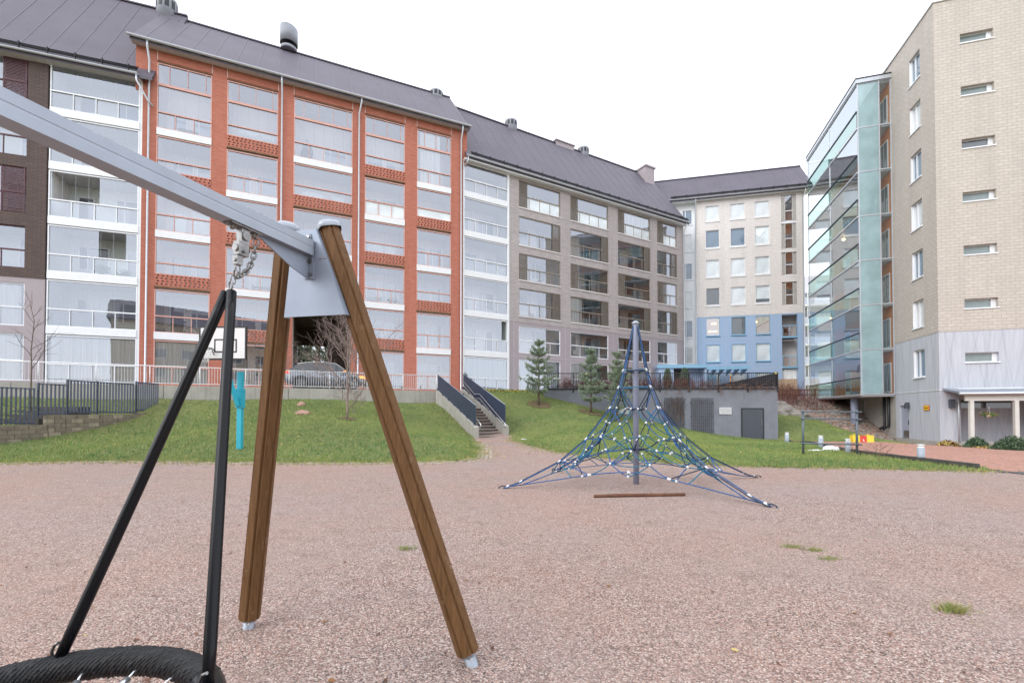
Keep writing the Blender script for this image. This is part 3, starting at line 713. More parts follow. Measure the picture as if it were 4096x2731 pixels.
o = bp('curtain', (lambda b: (f_curtain(b, 1.44, 3.2, 6.0), b)[1])(MB()), ['curtain_white'], C); o.location.x = bal[0]; o.location.y = .3
# white recessed strip with narrow windows beside the grey block
b = MB(); hs = [(-1.35, -.35, z0+.1, z1-.1) for z0, z1 in wr]; b.wall(-3.4, -.0, 3.0, 24.2, hs, .4, .6); bp('render_wall', b, ['pale_render'], C)
b = MB(); b.box(-.06, .0, 0, .4, 3.0, 24.2); bp('return_wall', b, ['pale_render'], C)
for i, (z0, z1) in enumerate(wr):
    h = z1-z0-.2
    def fw(b, h=h): ring(b, 0, 1.0, 0, h, .06, .36, .48); b.box(.28, .36, .37, .47, .06, h-.06); b.box(-.05, 1.05, .33, .4, -.09, -.01)
    cell = link('window', cached(('nw', h), 'window', fw, ['white_frame']), C, (-1.35, 0, z0+.1-3))
    link('window_pane', cached(('nwp', h, i % 2), 'window_pane', lambda b, h=h: quad(b, .06, .94, .43, .06, h-.06), [('blue_pane', 'curtain_pane')[i % 2]]), cell)
roof(C, -5.5, 11.1, -.5, 24.25, 3.0, 28.2, 7.5, seam=1.1); snow_guard(C, -2.6, 10.9, -.5, 24.3, 3.0, 28.2); gutter(C, -2.9, 11.1, -.6, 24.27)
b = MB(); b.box(-3.3, 10.9, -.45, 1.0, 24.1, 24.2); bp('soffit', b, ['pale_render'], C)
b = MB(); b.prism([(9.95, .3, 24.2), (9.95, 3.0, 27.8), (9.95, 5.6, 24.2)], (.2, 0, 0)); b.box(10.15, 10.35, .1, 7.6, 3, 24.2); bp('end_wall', b, ['cream_brick'], C)
downpipe(C, -.1, -.5, 24.2, 3.2, -.14); downpipe(C, 10.2, -.5, 24.2, 3.2, -.14, .1)

# ---- 5. the tall pale brick tower at the right (two faces meeting at a corner, glass bay on the left face)
def loc2(ang):
    c, s = math.cos(ang), math.sin(ang); return lambda x, y: (x*c-y*s, x*s+y*c)
T = thing('apartment_tower', 'tall beige brick tower with scored concrete base and projecting glass bay, right edge', 'building', (25.0, 26.3, -.5), math.atan(-.296))
# in this frame +x runs along the right face, +y into the building; the left face runs along +y at x = 0
p_ = 3.11; zt = 25.75
rwin = [(1.25, 2.80, 4.38+p_*i, 4.93+p_*i) for i in range(7)]
b = MB(); b.wall(0, 16, 6.2, zt, [w_ for w_ in rwin if w_[2] > 6], 0, .35)
# left face: wall in the y direction
def wall_y(b, x0, x1, y0, y1, z0, z1, holes, m=0):
    t = MB(); t.wall(y0, y1, z0, z1, holes, x0, x1, m); k = len(b.v)
    b.v += [(q[1], q[0], q[2]) for q in t.v]
    for f, mm, sm in zip(t.f, t.m, t.sm): b.face([k+i for i in f][::-1], mm, sm)
lwin = [(1.42, 2.62, 3.70+3.125*i, 5.42+3.125*i) for i in range(7)]
wall_y(b, 0, .35, .35, 16, 6.2, zt, [w_ for w_ in lwin if w_[2] > 6]); bp('brick_wall', b, ['tower_brick'], T)
b = MB(); b.wall(0.02, 16, -.2, 6.2, [w_ for w_ in rwin if w_[2] < 6]+[(1.0, 15.9, -.19, 2.72)], .02, .35)
wall_y(b, .02, .35, .35, 4.85, -.2, 6.2, [w_ for w_ in lwin if w_[2] < 6]+[(3.25, 4.35, -.2, 1.95)]); bp('concrete_base', b, ['scored_concrete'], T)
b = MB(); wall_y(b, .02, .35, 4.85, 16, -.5, 6.2, [(9.3, 10.2, 1.3, 2.4), (6.6, 7.2, 1.3, 2.3)]); b.box(-.01, 16, -.0, .3, -.7, -.2); b.box(-.01, .3, .3, 4.8, -.7, -.2); bp('foundation_wall', b, ['concrete'], T)
b = MB(); b.box(-.012, 16, -.0, .02, 2.78, 2.81); b.box(-.006, .02, .02, 4.8, 2.78, 2.81); bp('concrete_joint', b, ['white_paint'], T)
b = MB(); b.box(1.0, 16, 1.7, 1.9, -.4, 2.9); b.box(.4, 1.0, .36, 1.9, -.4, 2.9); bp('porch_wall', b, ['scored_concrete'], T)
b = MB(); b.box(.9, 16, .36, 1.7, 2.72, 2.95); bp('porch_ceiling', b, ['soffit_grey'], T)
b = MB(); b.box(.35, 16, .36, 16, 2.96, zt-.3); b.box(.35, 16, 1.95, 16, 0, 2.9); bp('light_block_core', b, ['inner_dark'], T)
b = MB(); b.box(-.08, 16.1, -.08, .4, zt, zt+.16); b.box(-.08, .4, .4, 16.1, zt, zt+.16); bp('roof_edge', b, ['white_frame'], T)
for i, w_ in enumerate(rwin):
    w = 1.55; h = .55
    def fw(b): ring(b, 0, w, 0, h, .05, .2, .32); b.box(w-.22, w-.05, .2, .3, .05, h-.05); b.box(-.03, w+.03, -.05, .13, -.06, 0)
    cell = link('window', cached('rw', 'window', fw, ['white_frame']), T, (w_[0], 0, w_[2]+.5))
    pn = 'dark_pane' if i == 4 else 'slit_pane'
    link('window_pane', cached(('rwp', pn), 'window_pane', lambda b: quad(b, .05, w-.22, .25, .05, h-.05), [pn]), cell)
for i, w_ in enumerate(lwin):
    def fw(b):
        for q in ((0, .07, 0, 1.72), (1.13, 1.2, 0, 1.72), (.07, 1.13, 0, .07), (.07, 1.13, 1.65, 1.72)): b.box(.12, .28, q[0], q[1], q[2], q[3])
        b.box(.13, .26, .72, .80, .07, 1.65); b.box(-.06, .13, -.03, 1.23, -.07, 0); b.box(.02, .35, 1.195, 1.20, 0, 1.72)
    cell = link('window', cached('tlw', 'window', fw, ['white_frame']), T, (0, w_[0], w_[2]+.5))
    def fp(b): k = len(b.v); b.v += [(.2, .07, .07), (.2, 1.13, .07), (.2, 1.13, 1.65), (.2, .07, 1.65)]; b.face([k, k+3, k+2, k+1], 0)
    link('window_pane', cached(('tlp', i % 2), 'window_pane', fp, [('blue_pane', 'curtain_pane')[i % 2]]), cell)
# doors, lamps, sign on the base
b = MB(); b.box(.12, .2, 3.3, 4.3, -.15, 1.9); o = bp('door', b, ['door_blue'], T)
b = MB(); b.box(.10, .12, 3.34, 4.1, -.1, .3); x = b.build('kick_plate', M('steel'), o)
b = MB(); b.box(.06, .12, 3.42, 3.46, .7, 1.0); b.build('door_handle', M('steel'), o)
b = MB(); b.box(-.18, 0.02, 3.15, 3.28, 1.75, 2.15); b.box(-.3, -.12, 3.0, 3.13, 1.75, 2.05); bp('wall_lamp', b, ['door_grey'], T)
b = MB(); b.box(.42, .62, -.22, .02, 1.75, 2.25); bp('wall_lamp', b, ['door_grey'], T)
b = MB(); b.box(1.9, 4.3, 1.66, 1.69, 1.75, 2.25); bp('window_pane', b, ['dark_pane'], T)
b = MB(); b.box(.25, .3, 9.3, 10.2, 1.3, 2.4); b.box(.25, .3, 6.6, 7.2, 1.3, 2.3); bp('window_pane', b, ['curtain_pane'], T)
b = MB(); b.tube([(-.08, 5.6, 2.9), (-.08, 5.6, .55), (-.3, 5.9, .3)], .09, 8); b.tube([(-.08, 6.2, 2.9), (-.08, 6.2, .55), (-.35, 6.3, .3)], .09, 8); bp('drainpipe', b, ['dark_metal'], T)
b = MB(); b.tube([(.85, -.08, 2.9), (.85, -.08, -.2)], .05, 8); bp('downpipe', b, ['gutter_metal'], T)
# glass bay: near face along the right-face direction, long face along y
bx, by0, by1 = -2.0, 4.85, 14.9; zb0 = 2.78; bpz = 3.14
def panel(b, x0, y0, x1, y1, z0, z1, m=0): k = len(b.v); b.v += [(x0, y0, z0), (x1, y1, z0), (x1, y1, z1), (x0, y0, z1)]; b.face([k, k+1, k+2, k+3], m)
b = MB()
for k in range(8):
    z = zb0+bpz*k; b.box(bx+.05, 0, by0+.05, by1, z-.16, z, 1)
    b.box(bx-.02, .02, by0-.03, by0+.02, z-.06, z+.02, 0); b.box(bx-.07, bx+.03, by0+.021, by1, z-.09, z+.02, 0)
    if k < 7: b.box(bx-.10, bx+.02, by0, by1, z+1.12, z+1.20, 2)
bp('bay_floor', b, ['gutter_metal', 'soffit_grey', 'navy_panel'], T)
b = MB(); z1 = zb0+bpz*7
for x in (bx+.02, -.72, -.04): b.box(x-.035, x+.035, by0-.04, by0+.02, zb0, z1)
for y in (by0+5.0, by1): b.box(bx-.03, bx+.04, y-.05, y+.05, zb0, z1)
bp('bay_frame', b, ['gutter_metal'], T)
b = MB(); b.box(bx-.12, .1, by0-.12, by1+.1, z1, z1+.28); b.box(bx-.16, .1, by0-.16, by1+.1, z1+.28, z1+.34, 1); bp('bay_roof', b, ['gutter_metal', 'dark_metal'], T)
for k in range(7):
    z = zb0+bpz*k
    b = MB(); panel(b, bx+.06, by0-.01, -.76, by0-.01, z+.03, z+bpz-.07); bp('milk_glass_panel', b, ['milk_pane'], T)
    b = MB(); panel(b, -.68, by0-.01, -.08, by0-.01, z+.03, z+bpz-.07); bp('glazing', b, ['bay_glass'], T)
    b = MB(); panel(b, bx, by0+.02, bx, by1, z+1.22, z+bpz-.1); bp('glazing', b, ['bay_glass'], T)
    b = MB(); panel(b, bx-.045, by0+.02, bx-.045, by1, z-.05, z+1.14); bp('parapet_glass', b, ['green_glass'], T)
    for y in (6.3, 8.9, 11.6):
        b = MB(); b.box(-.06, .02, y, y+1.1, z+.1, z+2.3); o = bp('balcony_door', b, ['white_frame'], T)
        b = MB(); b.box(-.075, -.06, y+.1, y+1.0, z+.5, z+2.2); b.build('door_pane', M('dark_pane' if (k+int(y)) % 2 else 'blue_pane'), o)
b = MB(); b.box(-.03, .015, by0+.05, by1, zb0, z1); bp('bay_inner_wall', b, ['orange_wall'], T)
b = MB()
for k in range(7): b.box(-.09, -.035, by0+.35, by0+1.3, zb0+bpz*k+.1, zb0+bpz*k+2.2)
bp('balcony_window', b, ['white_frame'], T)
b = MB()
for k in range(7): b.box(-.1, -.09, by0+.42, by0+.8, zb0+bpz*k+.2, zb0+bpz*k+2.1); b.box(-.1, -.09, by0+.88, by0+1.23, zb0+bpz*k+.2, zb0+bpz*k+2.1)
bp('window_pane', b, ['dark_pane'], T)
b = MB()
b.lathe([(.24, -.6), (.24, 3.1)], (-1.35, 7.6, 0), 18); bp('support_column', b, ['mast_grey'], T)
b = MB(); b.ball((-1.7, 8.2, 14.9), .11, 8); bp('ceiling_lamp', b, ['warm_lamp'], T)
# sign on the concrete
sg = thing('wall_sign', 'small yellow sign with red border and one line of lettering on the pale concrete', 'sign', (25.0, 26.3, -.5), math.atan(-.296))
b = MB(); b.box(-.03, .0, 1.0, 1.55, 2.12, 2.42); b.build('sign_board', M('red_plastic'), sg)
b = MB(); b.box(-.038, -.03, 1.02, 1.53, 2.14, 2.40); b.build('sign_face', M('sign_yellow'), sg)
cu = bpy.data.curves.new('lettering', 'FONT'); cu.body = 'Pelastustie'; cu.size = .115; cu.extrude = .002; cu.align_x = 'CENTER'; cu.align_y = 'CENTER'
to = bpy.data.objects.new('t', cu); COL.objects.link(to); bpy.context.view_layer.update()
me = bpy.data.meshes.new_from_object(to.evaluated_get(bpy.context.evaluated_depsgraph_get())); bpy.data.objects.remove(to)
me.materials.clear(); me.materials.append(MATS['black_paint'])
o = link('lettering', me, sg, (-.043, 1.275, 2.27)); o.rotation_euler = (R(90), 0, R(-90))

# ---- 6. far pale block seen in the gap
F_ = thing('apartment_block', 'distant pale block with white balcony edges glimpsed in the gap left of the glass bay', 'building', (44.5, 69, 2.5), -.2)
b = MB(); b.box(-2, 6, 1.6, 8, 0, 20.5); bp('rendered_wall', b, ['far_wall'], F_).location.z = 0
for k in range(6):
    b = MB(); b.box(-2, 5, 0, 1.6, 0, .3); b.box(-1.4, -1.3, 0, .1, .25, 2.9); b.box(.9, 1, 0, .1, .25, 2.9); b.box(-2, 5, 0, .06, 1.25, 1.33)
    o = b.build('balcony', M('white_paint'), F_, (0, 0, .2+k*3.05))
    b = MB(); quad(b, -2, 5, .05, .3, 1.25); b.build('railing_glass', M('clear_glass'), o)
    b = MB(); quad(b, -1.2, 0.3, 1.58, .6, 2.3); quad(b, 1.2, 2.5, 1.58, .3, 2.4); b.build('window_pane', M('dark_pane'), o)
# ---- 7. block behind the camera, mirrored in the lower glazing
O_ = thing('apartment_block', 'tan gabled block opposite, seen only mirrored in the lower balcony panes', 'building', (-26, -30, 0), 0)
b = MB(); hs = [(x, x+1.7, z, z+1.6) for x in [3+3.6*i for i in range(14)] for z in [1.2+3*j for j in range(5)]]
b.wall(0, 54, 0, 16, hs, 0, .3); b.box(0, 54, -10, -.02, 0, 15.9); b.build('rendered_wall', M('tan_wall'), O_)
b = MB(); b.prism([(-.5, .6, 15.8), (-.5, -4.5, 19.5), (-.5, -10.4, 15.8)], (55, 0, 0)); b.build('roof', M('roof_metal'), O_)
for h_ in hs[::1]:
    link('window', cached('ow', 'window', lambda b: (ring(b, 0, 1.7, 0, 1.6, .08, .1, .2), quad(b, .08, 1.62, .15, .08, 1.52, 1)), ['white_frame', 'dark_pane']), O_, (h_[0], 0, h_[2]))
# ------------------------------------------------------------------ terrain
CP = []
for x in range(-24, 25, 6):
    for y in (-8, -2, 4, 9): CP.append((x, y, 0))
CP += [(-16, 12.4, 0), (-14, 12.9, .02), (-9, 13.6, .02), (-5, 13.4, .02), (-1.2, 14, 0), (3, 12.4, 0), (8, 11.6, 0), (12, 11, 0), (20, 14, -.1), (17, 20, -.1),
       (-.7, 17, .04), (-.8, 20, .10), (-1, 22.3, .18), (-4.1, 27.3, 2.1), (-8.7, 25.3, 2.12), (-12.3, 23.7, 2.15), (-16.9, 21.7, 2.15), (-21.5, 19.6, 2.1), (-26, 17.5, 2.0),
       (-7.3, 20, 1.12), (-15.8, 19.8, 1.0), (-16.7, 17.2, .5), (-17.3, 15.6, .22), (-12, 19, 1.05), (-3.3, 17.5, .5), (-6, 16, .42), (-12, 15.6, .38),
       (-2.1, 22.0, .3), (-3.2, 24.3, 1.2), (.2, 22.7, .35), (-.9, 25.2, 1.35), (-2.2, 28.2, 2.6), (-1.5, 31, 2.8), (1.5, 31.5, 2.8), (-3.6, 30.5, 2.85),
       (1.65, 28, 1.85), (4.8, 27.5, 1.42), (6.4, 27, .95), (2.1, 29.4, 2.55), (5.5, 29.3, 1.65), (9.2, 29.2, .85), (12, 29.1, .25), (14.5, 29, -.1), (17, 28.9, -.27),
       (2.4, 20, .42), (4, 23, .75), (8, 22, .2), (13, 21.4, 0), (9, 16, 0), (4, 15.5, .08), (12, 15, 0),
       (18.8, 24, -.1), (25, 26.3, -.5), (30, 25, -.55), (34, 22, -.6), (22.5, 26.5, -.3), (25.6, 30, -.45), (25, 18, -.3),
       (18.5, 27.5, -.15), (19, 30, .45), (18.5, 33, 1.5), (20, 37, 2.6), (22, 42, 3.05), (17.6, 36, 2.9), (26, 41, 2.9), (27.5, 38, 2.3), (24.3, 33, .35), (26, 31.6, -.2), (22.3, 29.3, 0), (22.5, 33, .9), (24, 35.5, 1.4), (26.9, 34.6, .9), (29, 42, 2.9), (34, 46, 2.9), (-20, 30, 2.6), (0, 38, 2.7), (12, 38, 2.7)]
CP = np.array(CP, float)
def _phi(r): return np.where(r > 1e-9, r*r*np.log(np.maximum(r, 1e-9)), 0)
_n = len(CP); _A = np.zeros((_n+3, _n+3)); _D = np.hypot(CP[:, None, 0]-CP[None, :, 0], CP[:, None, 1]-CP[None, :, 1])
_A[:_n, :_n] = _phi(_D)+np.eye(_n)*.6; _A[:_n, _n] = 1; _A[:_n, _n+1:] = CP[:, :2]; _A[_n, :_n] = 1; _A[_n+1:, :_n] = CP[:, :2].T
_w = np.linalg.solve(_A, np.concatenate([CP[:, 2], np.zeros(3)]))
def HH(x, y):
    x = np.asarray(x, float); y = np.asarray(y, float); o = np.zeros(x.shape)
    for i in range(_n): o += _w[i]*_phi(np.hypot(x-CP[i, 0], y-CP[i, 1]))
    o += _w[_n]+_w[_n+1]*x+_w[_n+2]*y
    flat = np.clip((11.3-y)/2.5, 0, 1); return np.minimum(o*(1-flat), 3.02)
def H(x, y): return float(HH(np.array([x]), np.array([y]))[0])
def inpoly(x, y, poly):
    x = np.asarray(x); y = np.asarray(y); r = np.zeros(x.shape, bool); n = len(poly)
    for i in range(n):
        x0, y0 = poly[i]; x1, y1 = poly[(i+1) % n]
        if y0 == y1: continue
        c = ((y0 > y) != (y1 > y)) & (x < (x1-x0)*(y-y0)/(y1-y0)+x0); r ^= c
    return r
WL = lambda t, off=0: (-1.35-.9153*t-.4027*off, 28.5-.4027*t+.9153*off)   # retaining wall line
def wig(x, y, a=.12): return np.sin(x*5.1+y*3.3)*a*.5+np.sin(x*11.7-y*7.9)*a*.3+np.sin(x*23-y*17)*a*.2
LAWNS = {
 'left': [(-21, 12.3), (-17, 12.55), (-14.2, 12.75), (-12, 12.95), (-9.6, 13.25), (-7.6, 13.1), (-5, 12.95), (-3, 13.05), (-1.7, 13.45), (-1.15, 14.4), (-1.25, 16.5), (-1.7, 19.5), (-1.95, 21.9), WL(3.4, .1), WL(24, .1), (-24, 14)],
 'right': [(-.05, 22.5), (.2, 20.6), (.75, 18.4), (1.5, 16.2), (2.8, 14.1), (4.4, 12.7), (6.0, 12.0), (7.6, 11.75), (9.2, 11.6), (10.4, 11.2), (11.45, 10.9), (11.9, 11.3), (12.1, 15.6), (12.9, 18.2), (14.4, 21.4), (17.05, 27.6), (17.06, 29.2), (2.1, 29.6), (1.8, 32.5), (-3.4, 31.2), (-3.2, 28.8)],
 'slope': [(17.1, 27.8), (18.6, 25.4), (21.5, 25.4), (23.2, 26.2), (24.3, 28.2), (24.2, 30.4), (23.4, 31.8), (22.4, 33.2), (21.5, 36), (21.5, 42), (17.1, 42)],
 'corner': [(11.6, 8.6), (12.6, 9.35), (30, 9.35), (30, 8.2), (14, 7.9)],
}
# gravel sheet that carries the whole hollow, out to beyond the buildings
def grid_mesh(x0, x1, y0, y1, st, zoff, keep=None, wiggle=0):
    xs = np.arange(x0, x1+1e-6, st); ys = np.arange(y0, y1+1e-6, st); X, Y = np.meshgrid(xs, ys)
    Z = HH(X.ravel(), Y.ravel()).reshape(X.shape)+zoff
    nx, ny = len(xs), len(ys); idx = np.arange(nx*ny).reshape(ny, nx)
    cx = (X[:-1, :-1]+st/2); cy = (Y[:-1, :-1]+st/2)
    k = np.ones(cx.shape, bool) if keep is None else keep(cx+wig(cx, cy, wiggle), cy+wig(cy, cx, wiggle))
    f = np.stack([idx[:-1, :-1][k], idx[:-1, 1:][k], idx[1:, 1:][k], idx[1:, :-1][k]], 1)
    u, inv = np.unique(f, return_inverse=True); v = np.stack([X.ravel()[u], Y.ravel()[u], Z.ravel()[u]], 1)
    return v, inv.reshape(f.shape)
def np_mesh(name, v, f, mats, smooth=True, mi=None):
    me = bpy.data.meshes.new(name); k = f.shape[1]
    me.vertices.add(len(v)); me.vertices.foreach_set('co', np.asarray(v, np.float32).ravel())
    me.loops.add(f.size); me.loops.foreach_set('vertex_index', np.asarray(f, np.int32).ravel())
    me.polygons.add(len(f)); me.polygons.foreach_set('loop_start', np.arange(0, f.size, k, dtype=np.int32)); me.polygons.foreach_set('loop_total', np.full(len(f), k, np.int32))
    for m_ in mats: me.materials.append(MATS[m_])
    if mi is not None: me.polygons.foreach_set('material_index', np.asarray(mi, np.int32))
    me.polygons.foreach_set('use_smooth', np.full(len(f), smooth)); me.update(calc_edges=True); me.validate(); return me
v, f = grid_mesh(-34, 40, -12, 48, .4, 0); struct(link('gravel_ground', np_mesh('gravel_ground', v, f, ['gravel'])))
me = bpy.data.meshes.new('far_ground'); me.from_pydata([(-700, -700, -1.2), (700, -700, -1.2), (700, 700, -1.2), (-700, 700, -1.2)], [], [(0, 1, 2, 3)]); me.materials.append(MATS['lawn']); struct(link('far_ground', me))
for nm, poly in LAWNS.items():
    xs = [p[0] for p in poly]; ys = [p[1] for p in poly]
    v, f = grid_mesh(min(xs)-.3, max(xs)+.3, min(ys)-.3, max(ys)+.3, .16, .012, lambda a, c, poly=poly: inpoly(a, c, poly), .14)
    struct(link('lawn', np_mesh('lawn', v, f, ['lawn'])))
PATH = [(11.95, 10.9), (12.0, 12), (12.15, 15.6), (12.95, 18.2), (14.5, 21.4), (17.1, 27.6), (17.3, 28.8), (18.5, 25.3), (21.5, 25.3), (23.3, 26), (24.6, 26.1), (25, 25.9), (27.2, 22.2), (32, 20.2), (34, 15), (30, 10.6)]
v, f = grid_mesh(11.5, 34, 10.2, 29, .16, .02, lambda a, c: inpoly(a, c, PATH)); struct(link('brick_path', np_mesh('brick_path', v, f, ['pavers_red'])))
v, f = grid_mesh(11.5, 34, 8.8, 11.2, .16, .016, lambda a, c: inpoly(a, c, [(11.7, 10.9), (12.3, 9.3), (34, 9.3), (34, 11.1), (30, 10.7), (11.95, 11.0)])); struct(link('asphalt_lane', np_mesh('asphalt_lane', v, f, ['asphalt'])))
v, f = grid_mesh(21, 27.6, 25.5, 40, .25, .035, lambda a, c: inpoly(a, c, [(23.4, 26.3), (25.1, 27.0), (27.5, 34.6), (27.5, 38.5), (24.5, 39), (22.0, 36), (22.6, 33.2), (23.6, 31.8), (24.3, 30.2), (24.1, 28)]), .3); struct(link('stony_slope', np_mesh('stony_slope', v, f, ['riprap'])))
# upper level: lane behind the retaining wall, terrace behind the shelter, ground beyond the blocks
def sheet(name, poly, mat, kind='structure'):
    me = bpy.data.meshes.new(name); me.from_pydata([tuple(p) for p in poly], [], [tuple(range(len(poly)))]); me.materials.append(MATS[mat]); o = link(name, me); o['kind'] = kind; return o
def up(t, off, z): a = WL(t, off); return (a[0], a[1], z)
sheet('upper_lane', [up(30, .15, 2.70), up(3.2, .15, 2.70), up(3.2, 6.4, 3.02), up(24, 6.4, 3.02), up(34, 4.0, 3.0)], 'road_grey')
sheet('terrace_ground', [(2.0, 29.7, 3.0), (16.9, 29.2, 3.0), (17.2, 36.5, 3.0), (22, 43, 3.03), (34, 45.5, 3.03), (20, 49.5, 3.0), (-3.5, 34.2, 3.0), (1.8, 32.4, 3.0)], 'road_grey')
sheet('back_ground', [(-80, 22, 2.98), (-30, 27, 2.98), (-20, 30.5, 2.98), (-4, 39, 2.98), (18, 52, 2.98), (30, 54, 2.98), (90, 54, 2.98), (120, 260, 2.98), (-160, 260, 2.98)], 'moss')
# ------------------------------------------------------------------ grass blades (uncountable)
rng = np.random.default_rng(3)
def blades(pts, h, w, mats, name, mi=None, lean=.5):
    n = len(pts); a = rng.uniform(0, 2*np.pi, n); hh = h*rng.uniform(.5, 1.25, n) if np.isscalar(h) else h; ln = lean*hh*rng.uniform(0, 1, n); b = rng.uniform(0, 2*np.pi, n)
    dx, dy = np.cos(a)*w/2, np.sin(a)*w/2
    p0 = pts+np.stack([-dx, -dy, np.full(n, -.01)], 1); p1 = pts+np.stack([dx, dy, np.full(n, -.01)], 1); p2 = pts+np.stack([np.cos(b)*ln, np.sin(b)*ln, hh], 1)
    v = np.empty((n*3, 3)); v[0::3] = p0; v[1::3] = p1; v[2::3] = p2
    return np_mesh(name, v, np.arange(n*3).reshape(n, 3), mats, False, mi)
def scatter(poly, dens, zoff=.03):
    xs = [p[0] for p in poly]; ys = [p[1] for p in poly]; A_ = (max(xs)-min(xs))*(max(ys)-min(ys)); n = int(A_*dens)
    x = rng.uniform(min(xs), max(xs), n); y = rng.uniform(min(ys), max(ys), n); k = inpoly(x+wig(x, y, .25), y+wig(y, x, .25), poly); x, y = x[k], y[k]
    return np.stack([x, y, HH(x, y)+zoff], 1)
P = np.concatenate([scatter(LAWNS['left'], 420), scatter(LAWNS['right'], 420), scatter(LAWNS['slope'], 300), scatter(LAWNS['corner'], 500)])
struct(link('grass', blades(P, .075, .022, ['grass_blade', 'grass_dry'], 'grass', (rng.uniform(0, 1, len(P)) < .10).astype(int))), 'stuff')
# worn yellow fringe where lawn meets gravel
fr = []
for nm in ('left', 'right'):
    pl = LAWNS[nm]
    rngi = range(0, 11) if nm == 'left' else range(0, 11)
    for i in rngi:
        (x0, y0), (x1, y1) = pl[i], pl[i+1]; L = math.hypot(x1-x0, y1-y0); n = int(L*(620 if nm == 'left' else 260)); t = rng.uniform(0, 1, n)
        nx, ny = -(y1-y0)/L, (x1-x0)/L; o = rng.normal(.12, .30, n)
        fr.append(np.stack([x0+(x1-x0)*t+nx*o, y0+(y1-y0)*t+ny*o], 1))
fr = np.concatenate(fr); P = np.stack([fr[:, 0], fr[:, 1], HH(fr[:, 0], fr[:, 1])+.01], 1)
struct(link('grass_fringe', blades(P, .05, .02, ['grass_dry', 'grass_blade'], 'grass_fringe', (rng.uniform(0, 1, len(P)) < .35).astype(int))), 'stuff')
# scattered weeds on the gravel (specks)
x = rng.uniform(2, 16, 60); y = rng.uniform(2.6, 9.5, 60); k = x < y*1.12; x, y = x[k], y[k]
cx = np.repeat(x, 14)+rng.normal(0, .035, len(x)*14); cy = np.repeat(y, 14)+rng.normal(0, .02, len(x)*14)
struct(link('gravel_weeds', blades(np.stack([cx, cy, cx*0], 1), .018, .006, ['grass_blade', 'grass_dry'], 'gravel_weeds', (rng.uniform(0, 1, len(cx)) < .5).astype(int), 1.2)), 'stuff')
# fallen leaves
def leaves(n, area, name):
    x = rng.uniform(area[0], area[1], n); y = rng.uniform(area[2], area[3], n); z = HH(x, y)+.07
    a = rng.uniform(0, 6.28, n); s = rng.uniform(.02, .045, n); v = np.empty((n*4, 3))
    for i, (p, q) in enumerate(((-1, -.6), (1, -.6), (1, .6), (-1, .6))):
        v[i::4] = np.stack([x+s*(p*np.cos(a)-q*np.sin(a)), y+s*(p*np.sin(a)+q*np.cos(a)), z+rng.uniform(-.01, .02, n)], 1)
    struct(link(name, np_mesh(name, v, np.arange(n*4).reshape(n, 4), ['leaf_yellow'], False)), 'stuff')
leaves(260, (-14, 10, 13.6, 21), 'fallen_leaves')
# pebbles proud of the gravel near the camera
ico = [(0, 0, 1), (.89, 0, .45), (.28, .85, .45), (-.72, .53, .45), (-.72, -.53, .45), (.28, -.85, .45)]
icf = [(0, 1, 2), (0, 2, 3), (0, 3, 4), (0, 4, 5), (0, 5, 1)]
n = 26000; yy = 1.9+(rng.uniform(0, 1, n)**1.7)*5.0; xx = rng.uniform(-1.25, 1.25, n)*yy
ss = rng.uniform(.0028, .0065, n); ss[:250] *= 1.9; an = rng.uniform(0, 6.28, n); V = np.empty((n, 6, 3)); el = rng.uniform(.7, 1.3, n)
for i, (a, c, d) in enumerate(ico):
    V[:, i, 0] = xx+ss*(a*el*np.cos(an)-c*np.sin(an)); V[:, i, 1] = yy+ss*(a*el*np.sin(an)+c*np.cos(an)); V[:, i, 2] = ss*.75*d-.001
FF = (np.array(icf)[None]+np.arange(n)[:, None, None]*6).reshape(-1, 3)
pm('pebble_a', (.50, .35, .29), .8); pm('pebble_b', (.46, .42, .40), .8); pm('pebble_c', (.14, .11, .11), .8); pm('pebble_d', (.62, .54, .48), .8)
struct(link('pebbles', np_mesh('pebbles', V.reshape(-1, 3), FF, ['pebble_a', 'pebble_b', 'pebble_c', 'pebble_d'], False, np.repeat(rng.choice(4, n, p=[.5, .2, .15, .15]), 5))), 'stuff')

# ------------------------------------------------------------------ retaining wall, white railing, stairs
def wl_box(b, t0, t1, o0, o1, z0, z1, m=0, dz=0):
    a = [up(t0, o0, z0), up(t1, o0, z0), up(t1, o1, z0), up(t0, o1, z0), up(t0, o0, z1+dz), up(t1, o0, z1), up(t1, o1, z1), up(t0, o1, z1+dz)]; b.hexa(a, m)
b = MB()
for i in range(9):
    t0, t1 = 3.4+2.7*i, 3.4+2.7*(i+1)
    wl_box(b, t1-.012, t0+.012, 0, .25, 1.2, 2.78)
o = b.build('retaining_wall', M('concrete')); tag(o, 'long low concrete retaining wall with rain streaks above the left lawn', 'wall')
rt = thing('railing', 'white bar railing on top of the concrete retaining wall before the red block', 'railing', WL(3.4, .12)+(2.78,))
ox, oy = WL(3.4, .12)
def rl(b, t, z, off=.12): a = WL(t, off); return (a[0]-ox, a[1]-oy, z)
b = MB(); b.tube([rl(0, 3.45, .93), rl(0, 27.5, .93)], .025, 6); b.tube([rl(0, 3.45, .10), rl(0, 27.5, .10)], .018, 6)
b.build('rail', M('white_paint'), rt)
for i in range(13): t = 3.47+2.0*i; b = MB(); b.tube([rl(0, t, 0), rl(0, t, .93)], .022, 6); b.build('post', M('white_paint'), rt)
b = MB()
for i in range(200): t = 3.55+.12*i; b.tube([rl(0, t, .1), rl(0, t, .93)], .010, 4, smooth=False)
o = b.build('bars', M('white_paint'), rt); o['kind'] = 'stuff'
pm('tread', (.36, .32, .285), .9, 0, .15, 4); pm('riser', (.13, .105, .09), .9, 0, .2, 4)
